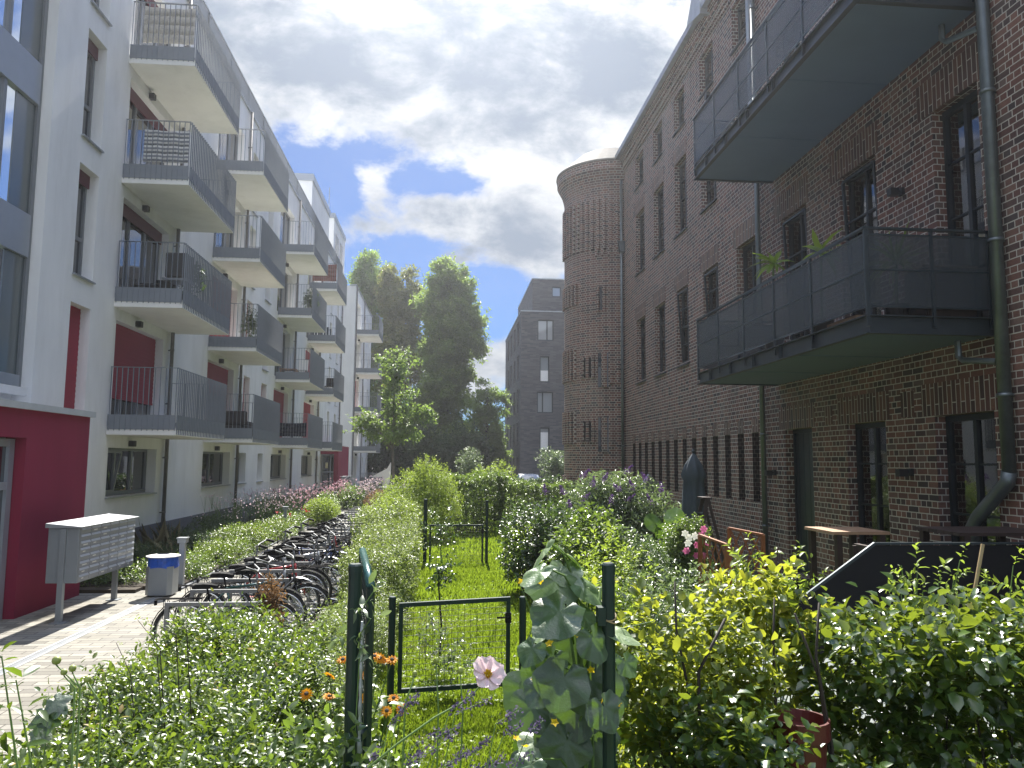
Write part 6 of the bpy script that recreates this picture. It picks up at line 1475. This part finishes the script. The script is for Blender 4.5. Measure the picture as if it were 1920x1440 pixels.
# ---- plants on the lower steel balcony
zb_ = 4.2
def potted(x, y, z, ph, L, n, lb, W=.05, arch=.35):
    t = thing('potted_plant', lb, 'potted plant', (x, y, z)); obj('pot', MB().lathe([(.13,z),(.17,z+.3),(.18,z+.3),(.18,z+.34),(.15,z+.34),(.02,z+.3)], (x,y,0), 16), M['lamp'], t)
    obj('stem', MB().tube([(x,y,z+.3),(x+.02,y,z+ph)], .02, 6), M['stem'], t); P = np.tile([x+.02, y, z+ph], (n, 1)); A = rdir(n, .55)
    leafset('foliage', [blades(P, A, np.tile([0, 0, 1.], (n, 1))+rng.normal(0, .2, (n, 3)), L*rng.uniform(.7, 1.1, n), W, rng.uniform(.2, 1, n), .15, arch, True)], LEAF['bright'], t)
potted(5.92, 13.2, zb_+.17, 1.72, .42, 22, 'palm-like pot plant rising above the long side of the lower steel balcony', .085)
potted(5.95, 11.5, zb_+.17, 1.45, .45, 16, 'broad-leaved pot plant near the near corner of the lower steel balcony', .10)
potted(6.4, 10.2, zb_+.17, .95, .55, 46, 'spiky yucca behind the near mesh panel of the lower steel balcony', .035, .45)
t = thing('balcony_cabinet', 'dark wooden cabinet behind the near mesh panel of the lower steel balcony', 'cabinet', (6.95, 10.0, zb_+.17))
obj('carcass', MB().box(6.6,7.35,9.85,10.3,zb_+.17,zb_+.98), M['wood_dark'], t); obj('tabletop', MB().box(6.56,7.38,9.82,10.33,zb_+.985,zb_+1.02), M['wood_pale'], t)
for i in range(4): obj('drawer', MB().box(6.63,7.32,9.835,9.849,zb_+.22+.19*i,zb_+.38+.19*i), M['wood_dark'], t)
t = thing('planter_box', 'pale planter crate on the floor of the lower steel balcony', 'crate', (6.2, 10.9, zb_+.17)); obj('side', MB().box(5.95,6.3,10.5,11.6,zb_+.165,zb_+.42), M['wood_pale'], t); obj('soil', MB().box(5.98,6.27,10.53,11.57,zb_+.42,zb_+.44), M['soil'], t)
def balcony_tree(x, y, z, lb):
    t = thing('potted_plant', lb, 'potted plant', (x, y, z)); obj('pot', MB().lathe([(.16,z),(.2,z+.35)], (x,y,0), 12), M['lamp'], t); P, D = blob(260, [((x,y,z+.85),(.3,.3,.5))], .4); leafset('foliage', [shoots(P, D, .1, 5, .08, .04)], LEAF['dark'], t)
balcony_tree(-6.35, 19.15, bz(1), 'small leafy pot plant beside the black grill')
balcony_tree(-6.5, 26.0, bz(1), 'bushy pot plant on the balcony above the sofa')
balcony_tree(-6.4, 36.0, bz(2), 'bushy pot plant in the balcony corner above the wooden table')

# ---- trees
def tree(name, lb, loc, trunk_h, trunk_r, ells, ncl, per, L, lm, clump=.7, group=None, bark='bark', shell=.45, hexa=False, lean=0):
    t = thing(name, lb, 'tree', loc, group); x, y, _ = loc
    E_ = [((x+c[0], y+c[1], c[2]), r) for c, r in ells]
    C, D = blob(ncl, E_, shell, .12, .35, trunk_h*.7, sum(map(ord, lb)) % 991)
    ncl = len(C); tr = MB(); top = max(c[2]+r[2]*.6 for c, r in E_)
    tk = [(x, y, 0), (x+.02*trunk_h, y, trunk_h*.5), (x-.01*trunk_h, y, trunk_h), (x+lean*.5, y, trunk_h+(top-trunk_h)*.5), (x+lean, y, top)]
    tr.tube(tk, [trunk_r*1.25, trunk_r, trunk_r*.85, trunk_r*.5, trunk_r*.12], 9)
    for i in rng.choice(ncl, min(ncl, 46), replace=False):
        c = C[i]; z = max(trunk_h*.8, min(top, c[2]-np.hypot(c[0]-x, c[1]-y)*.75)); f = np.clip((z-trunk_h)/(top-trunk_h), 0, 1)
        a = np.array([x+lean*f, y, z]); m = a+(c-a)*.5+np.array([0, 0, .08*np.linalg.norm(c-a)]); r0 = trunk_r*.30*(1-.6*f)
        tr.tube([a, m, c], [r0, r0*.6, r0*.2], 5, cap=False)
    obj('trunk', tr, M[bark], t, smooth=True)
    k = rng.poisson(per, ncl); idx = np.repeat(np.arange(ncl), k); O = C[idx]+rng.normal(0, 1, (len(idx), 3))*clump*np.array([.55, .55, .42])
    ok = O[:, 2] > trunk_h*.55; O = O[ok]; idx = idx[ok]
    ti = np.clip(rng.uniform(.1, .9, ncl)[idx]+rng.normal(0, .12, len(idx)), 0, 1)
    leafset('crown', [shoots(O, D[idx]+rdir(len(O))*.8, L*1.6, 6, L, L*.55, tint0=ti, hexa=hexa, droop=.25)], LEAF[lm], t)
    return t
G_ = 'tall trees at the end of the alley'
XP = lambda px, Y: (px-833)/FOC*Y
tree('tall_tree', 'tall loose-crowned tree rising behind the end of the white building', (XP(690,86), 86, 0), 7, .5, [((0,0,21),(2.6,2.6,5.2)),((-1,0,14.5),(2.6,2.6,5)),((1,0,9.5),(2.4,2.4,3))], 200, 40, .34, 'tree_light', .72, G_)
tree('tall_tree', 'yellowing tall tree between the loose-crowned tree and the dense column', (XP(748,82), 82, 0), 6, .45, [((0,0,19.0),(2.1,2.1,4.6)),((-.3,0,13.5),(2.6,2.4,4.5))], 190, 40, .34, 'tree_warm', .7, G_)
tree('tall_tree', 'dense dark tall tree with full column of foliage', (XP(832,76), 76, 0), 3, .6, [((.1,0,18.5),(2.5,2.3,4.3)),((.55,0,14.5),(2.7,2.4,4.5)),((-.2,0,9.5),(2.5,2.3,5)),((0,0,4.5),(2.4,2.2,3.6))], 380, 46, .33, 'tree', .68, G_, shell=.55)
tree('tall_tree', 'dark tree with reddish leaves low between the tall trees', (XP(770,80), 80, 0), 2, .4, [((0,0,6),(2.2,2,3.4)),((1,0,8.5),(1.4,1.4,1.8))], 120, 20, .28, 'tree_warm', .8, G_)
tree('willow', 'light green round-topped tree beside the grey brick block', (XP(912,71), 71, 0), 2.2, .3, [((0,0,7.3),(1.75,1.6,3.1)),((-.6,0,4.3),(1.8,1.6,2.5)),((.6,0,3.8),(1.4,1.3,2.2))], 110, 34, .26, 'tree_light', .5, None)
tree('lime_tree', 'young street tree with bright leaves and bare trunk in the planter', (XP(738,47), 47, 0), 3.3, .085, [((.1,0,7.7),(1.0,1.0,1.9)),((-.2,0,5.6),(1.75,1.5,1.5)),((-1.6,0,4.6),(1.05,1,.95)),((1.55,0,5.2),(.95,.9,1.0)),((.3,0,4.2),(1.6,1.3,.9))], 100, 15, .20, 'tree_light', .42, None, 'bark_pale', .4, True)
for i, (px, Y, h, rx, lm, lb) in enumerate(((690,72,8,2.6,'tree_dark','deep shaded evergreen behind the terrace enclosure'),(745,70,6.5,2.4,'tree_dark','dark evergreen behind the young street tree'),(800,68,5.5,2.2,'tree_dark','dark undergrowth left of the dense column tree'),(870,69,5.2,2.2,'tree_dark','dark undergrowth right of the dense column tree'),(955,88,6,3,'tree_dark','dark hedge tree far behind the cars'),(640,95,9,4,'tree_dark','dark tree hidden behind the white building'))):
    tree('evergreen', lb, (XP(px,Y), Y, 0), .8, .3, [((0,0,h*.5),(rx,2,h*.52))], 110, 22, .26, lm, .75, 'dark evergreens at the end of the alley', shell=.6)
shrub('pale_shrub', 'pale flowering shrub at the road behind the hedge', 'bush', (XP(880,54), 54, 0), [((0,0,2.2),(.8,.8,1.1)),((.2,0,1.1),(.9,.8,1.1))], 900, 6, .14, .075, 'grey', ln=.2)
shrub('round_tree', 'round leafy bush half hidden by the brick tower', 'bush', (XP(1040,50), 50, 0), [((0,0,2.2),(.95,.9,1.15)),((.3,0,1.3),(.8,.8,.9))], 1500, 6, .12, .07, 'grey', ln=.16)
shrub('bright_bush', 'bright green bush below the grey brick block', 'bush', (XP(938,38), 38, 0), [((0,0,1.2),(1.0,.8,1.2)),((-.7,0,1.0),(.8,.7,1.3))], 1000, 6, .11, .06, 'bright', ln=.2)
shrub('green_bush', 'broad green bush behind the farther gate', 'bush', (XP(900,30), 30, 0), [((0,0,.85),(1.1,.8,1.0))], 1100, 6, .09, .05, 'mid', ln=.18)
shrub('purple_shrub', 'purple-brown shrub at the far end of the rack row', 'bush', (XP(713,33), 33, 0), [((0,0,.6),(.55,.6,.6))], 600, 6, .07, .04, 'dry', ln=.12)
# ================================================================== light, sky, camera
SUN_AZ, SUN_EL = R(.6), R(47)
s = bpy.data.lights.new('sun', 'SUN'); s.energy = 4.9; s.angle = R(.55); s.color = (1, .955, .87)
so_ = bpy.data.objects.new('sun', s); COL.objects.link(so_)
dv = Vector((math.sin(SUN_AZ)*math.cos(SUN_EL), math.cos(SUN_AZ)*math.cos(SUN_EL), math.sin(SUN_EL)))
so_.rotation_euler = dv.to_track_quat('Z', 'Y').to_euler(); so_.location = (0, 30, 60)
w = bpy.data.worlds.new('World'); SC.world = w; w.use_nodes = True; t = w.node_tree; t.nodes.clear()
out = t.nodes.new('ShaderNodeOutputWorld'); bg = t.nodes.new('ShaderNodeBackground'); bg.inputs['Strength'].default_value = .1
sky = t.nodes.new('ShaderNodeTexSky'); sky.sky_type = 'NISHITA'; sky.sun_disc = False; sky.sun_elevation = SUN_EL; sky.sun_rotation = SUN_AZ; sky.air_density = 1.0; sky.dust_density = .3; sky.ozone_density = 1.6; sky.altitude = 60
def mth(op, a, b=None, c=None, clamp=False):
    n = t.nodes.new('ShaderNodeMath'); n.operation = op; n.use_clamp = clamp
    for i, x in enumerate((a, b, c)):
        if x is None: continue
        if isinstance(x, bpy.types.NodeSocket): t.links.new(x, n.inputs[i])
        else: n.inputs[i].default_value = x
    return n.outputs[0]
tc = t.nodes.new('ShaderNodeTexCoord'); sp = t.nodes.new('ShaderNodeSeparateXYZ'); t.links.new(tc.outputs['Generated'], sp.inputs[0])
dx, dy, dz = sp.outputs
den = mth('MAXIMUM', dy, .12); u = mth('DIVIDE', dx, den); v = mth('DIVIDE', dz, den)   # slope coordinates looking along the alley
front = mth('SMOOTH_MIN', mth('MULTIPLY', mth('MAXIMUM', mth('SUBTRACT', dy, .12), 0), 6), 1, .1)
def cmb(x, y, z=0):
    n = t.nodes.new('ShaderNodeCombineXYZ')
    for i, q in enumerate((x, y, z)):
        if isinstance(q, bpy.types.NodeSocket): t.links.new(q, n.inputs[i])
        else: n.inputs[i].default_value = q
    return n.outputs[0]
def nz(vec, sc, det=8, ro=.6, dist=0, off=(0,0,0)):
    m_ = t.nodes.new('ShaderNodeMapping'); m_.inputs['Location'].default_value = off; t.links.new(vec, m_.inputs[0])
    n = t.nodes.new('ShaderNodeTexNoise'); n.inputs['Scale'].default_value = sc; n.inputs['Detail'].default_value = det; n.inputs['Roughness'].default_value = ro; n.inputs['Distortion'].default_value = dist
    t.links.new(m_.outputs[0], n.inputs['Vector']); return n.outputs[0]
pz = mth('ADD', mth('MAXIMUM', dz, 0), .22); plane = cmb(mth('DIVIDE', dx, pz), mth('DIVIDE', dy, pz))
uv = cmb(u, v)
uvs = cmb(u, mth('MULTIPLY', v, 1.5))
def px(x, y): return ((x-833)/FOC, (864.5-y)/FOC)
def blobm(x, y, rx, ry, amp):
    cu, cv = px(x, y); a = mth('DIVIDE', mth('SUBTRACT', u, cu), rx/FOC); b = mth('DIVIDE', mth('SUBTRACT', v, cv), ry/FOC)
    d = mth('ADD', mth('MULTIPLY', a, a), mth('MULTIPLY', b, b)); return mth('MULTIPLY', mth('POWER', 2.718, mth('MULTIPLY', d, -1)), amp)
bias = None
for q in ((870,85,640,200,.60),(980,430,95,95,.42),(1010,330,70,60,.25),(690,345,45,40,.30),(700,430,150,30,.13),(880,690,130,70,.34),(820,370,70,26,.16),(1040,470,90,60,.25),(480,120,140,130,.12),
          (870,320,190,38,-.14),(930,545,60,90,-.30),(540,330,70,70,-.25),(620,345,60,40,-.18),(760,560,120,60,-.10),(900,600,60,40,-.25),(880,480,110,14,.08),(760,345,190,34,-.13),(940,345,120,36,-.12),(600,300,60,60,-.16),(880,400,60,20,-.12)):
    b_ = blobm(*q); bias = b_ if bias is None else mth('ADD', bias, b_)
f1 = nz(uvs, 6.5, 9, .6, .15, (3.1, 1.7, 0)); f2 = nz(plane, 1.6, 8, .6, .2, (5.2, .4, 0))
fm = t.nodes.new('ShaderNodeMix'); fm.data_type = 'FLOAT'; t.links.new(front, fm.inputs[0]); t.links.new(mth('ADD', f2, .08), fm.inputs[2]); t.links.new(mth('ADD', mth('MULTIPLY', f1, 1.25), mth('SUBTRACT', bias, .195)), fm.inputs[3])
d = fm.outputs[0]
mr = t.nodes.new('ShaderNodeMapRange'); mr.interpolation_type = 'SMOOTHSTEP'; t.links.new(d, mr.inputs[0]); mr.inputs[1].default_value = .46; mr.inputs[2].default_value = .66
cover = mr.outputs[0]
thick = t.nodes.new('ShaderNodeMapRange'); thick.interpolation_type = 'SMOOTHSTEP'; t.links.new(mth('ADD', d, mth('ADD', mth('MULTIPLY', mth('SUBTRACT', nz(uvs, 8, 8, .6, .25, (1, 8, 0)), .5), 1.7), mth('MULTIPLY', mth('SUBTRACT', nz(uvs, 2.6, 4, .5, .1, (4, 2, 0)), .5), 1.2))), thick.inputs[0]); thick.inputs[1].default_value = .38; thick.inputs[2].default_value = 1.12
ccol = t.nodes.new('ShaderNodeMix'); ccol.data_type = 'RGBA'; t.links.new(thick.outputs[0], ccol.inputs[0]); ccol.inputs[6].default_value = (2.85, 2.92, 3.0, 1); ccol.inputs[7].default_value = (.88, 1.10, 1.46, 1)
# clouds glow where the sun stands behind them
sd = t.nodes.new('ShaderNodeVectorMath'); sd.operation = 'DOT_PRODUCT'; t.links.new(tc.outputs['Generated'], sd.inputs[0]); sd.inputs[1].default_value = dv
glow = mth('ADD', 1, mth('MULTIPLY', mth('POWER', mth('MAXIMUM', sd.outputs['Value'], 0), 16), .45))
vm = t.nodes.new('ShaderNodeVectorMath'); vm.operation = 'SCALE'; t.links.new(ccol.outputs[2], vm.inputs[0]); t.links.new(glow, vm.inputs['Scale'])
fin = t.nodes.new('ShaderNodeMix'); fin.data_type = 'RGBA'; t.links.new(cover, fin.inputs[0]); 
sk = t.nodes.new('ShaderNodeVectorMath'); sk.operation = 'MULTIPLY'; sk.inputs[1].default_value = (.12, .20, .33); t.links.new(sky.outputs[0], sk.inputs[0])
t.links.new(sk.outputs[0], fin.inputs[6]); t.links.new(vm.outputs[0], fin.inputs[7])
# sky boosted overhead and behind, dimmed low in front, to fill the facades
def sstep(x, a, b, lo, hi):
    n = t.nodes.new('ShaderNodeMapRange'); n.interpolation_type = 'SMOOTHSTEP'; t.links.new(x, n.inputs[0])
    for i, q in enumerate((a, b, lo, hi)): n.inputs[i+1].default_value = q
    return n.outputs[0]
F_ = mth('MAXIMUM', sstep(dz, .56, .85, 1, 4.2), sstep(dy, .35, -.3, 1, 1.7))
fs = t.nodes.new('ShaderNodeVectorMath'); fs.operation = 'SCALE'; t.links.new(fin.outputs[2], fs.inputs[0]); t.links.new(F_, fs.inputs['Scale'])
t.links.new(fs.outputs[0], bg.inputs[0]); t.links.new(bg.outputs[0], out.inputs[0])
# ---- camera
c = bpy.data.cameras.new('camera'); c.sensor_fit = 'HORIZONTAL'; c.sensor_width = 36; c.lens = FOC/1920*36; c.clip_end = 3000; c.clip_start = .05
co_ = bpy.data.objects.new('camera', c); COL.objects.link(co_)
# camera axes in the world: right, up (image y is down), backward
m3 = Matrix([[MW[i][0], -MW[i][1], -MW[i][2]] for i in range(3)])
co_.matrix_world = Matrix.Translation((0, 0, CAMH)) @ m3.to_4x4()
SC.camera = co_
SC.view_settings.view_transform = 'Standard'; SC.view_settings.look = 'None'; SC.view_settings.exposure = 1.5; SC.view_settings.gamma = 1
SC.render.engine = 'CYCLES'
SC.cycles.transparent_max_bounces = 12; SC.cycles.max_bounces = 7; SC.cycles.diffuse_bounces = 3; SC.cycles.transmission_bounces = 4

# ---- added scattering volume that stands in for sun glare and lens veil
hz_m = bpy.data.materials.new('veil_haze'); hz_m.use_nodes = True; ht = hz_m.node_tree; ht.nodes.clear()
ho = ht.nodes.new('ShaderNodeOutputMaterial'); hv = ht.nodes.new('ShaderNodeVolumePrincipled'); hv.inputs['Color'].default_value = (.9, .93, 1, 1); hv.inputs['Density'].default_value = .00075; hv.inputs['Anisotropy'].default_value = .75
ht.links.new(hv.outputs[0], ho.inputs['Volume'])
tag(obj('veil_haze', MB().box(-60, 70, -25, 130, -1.1, 32), hz_m), kind='stuff')
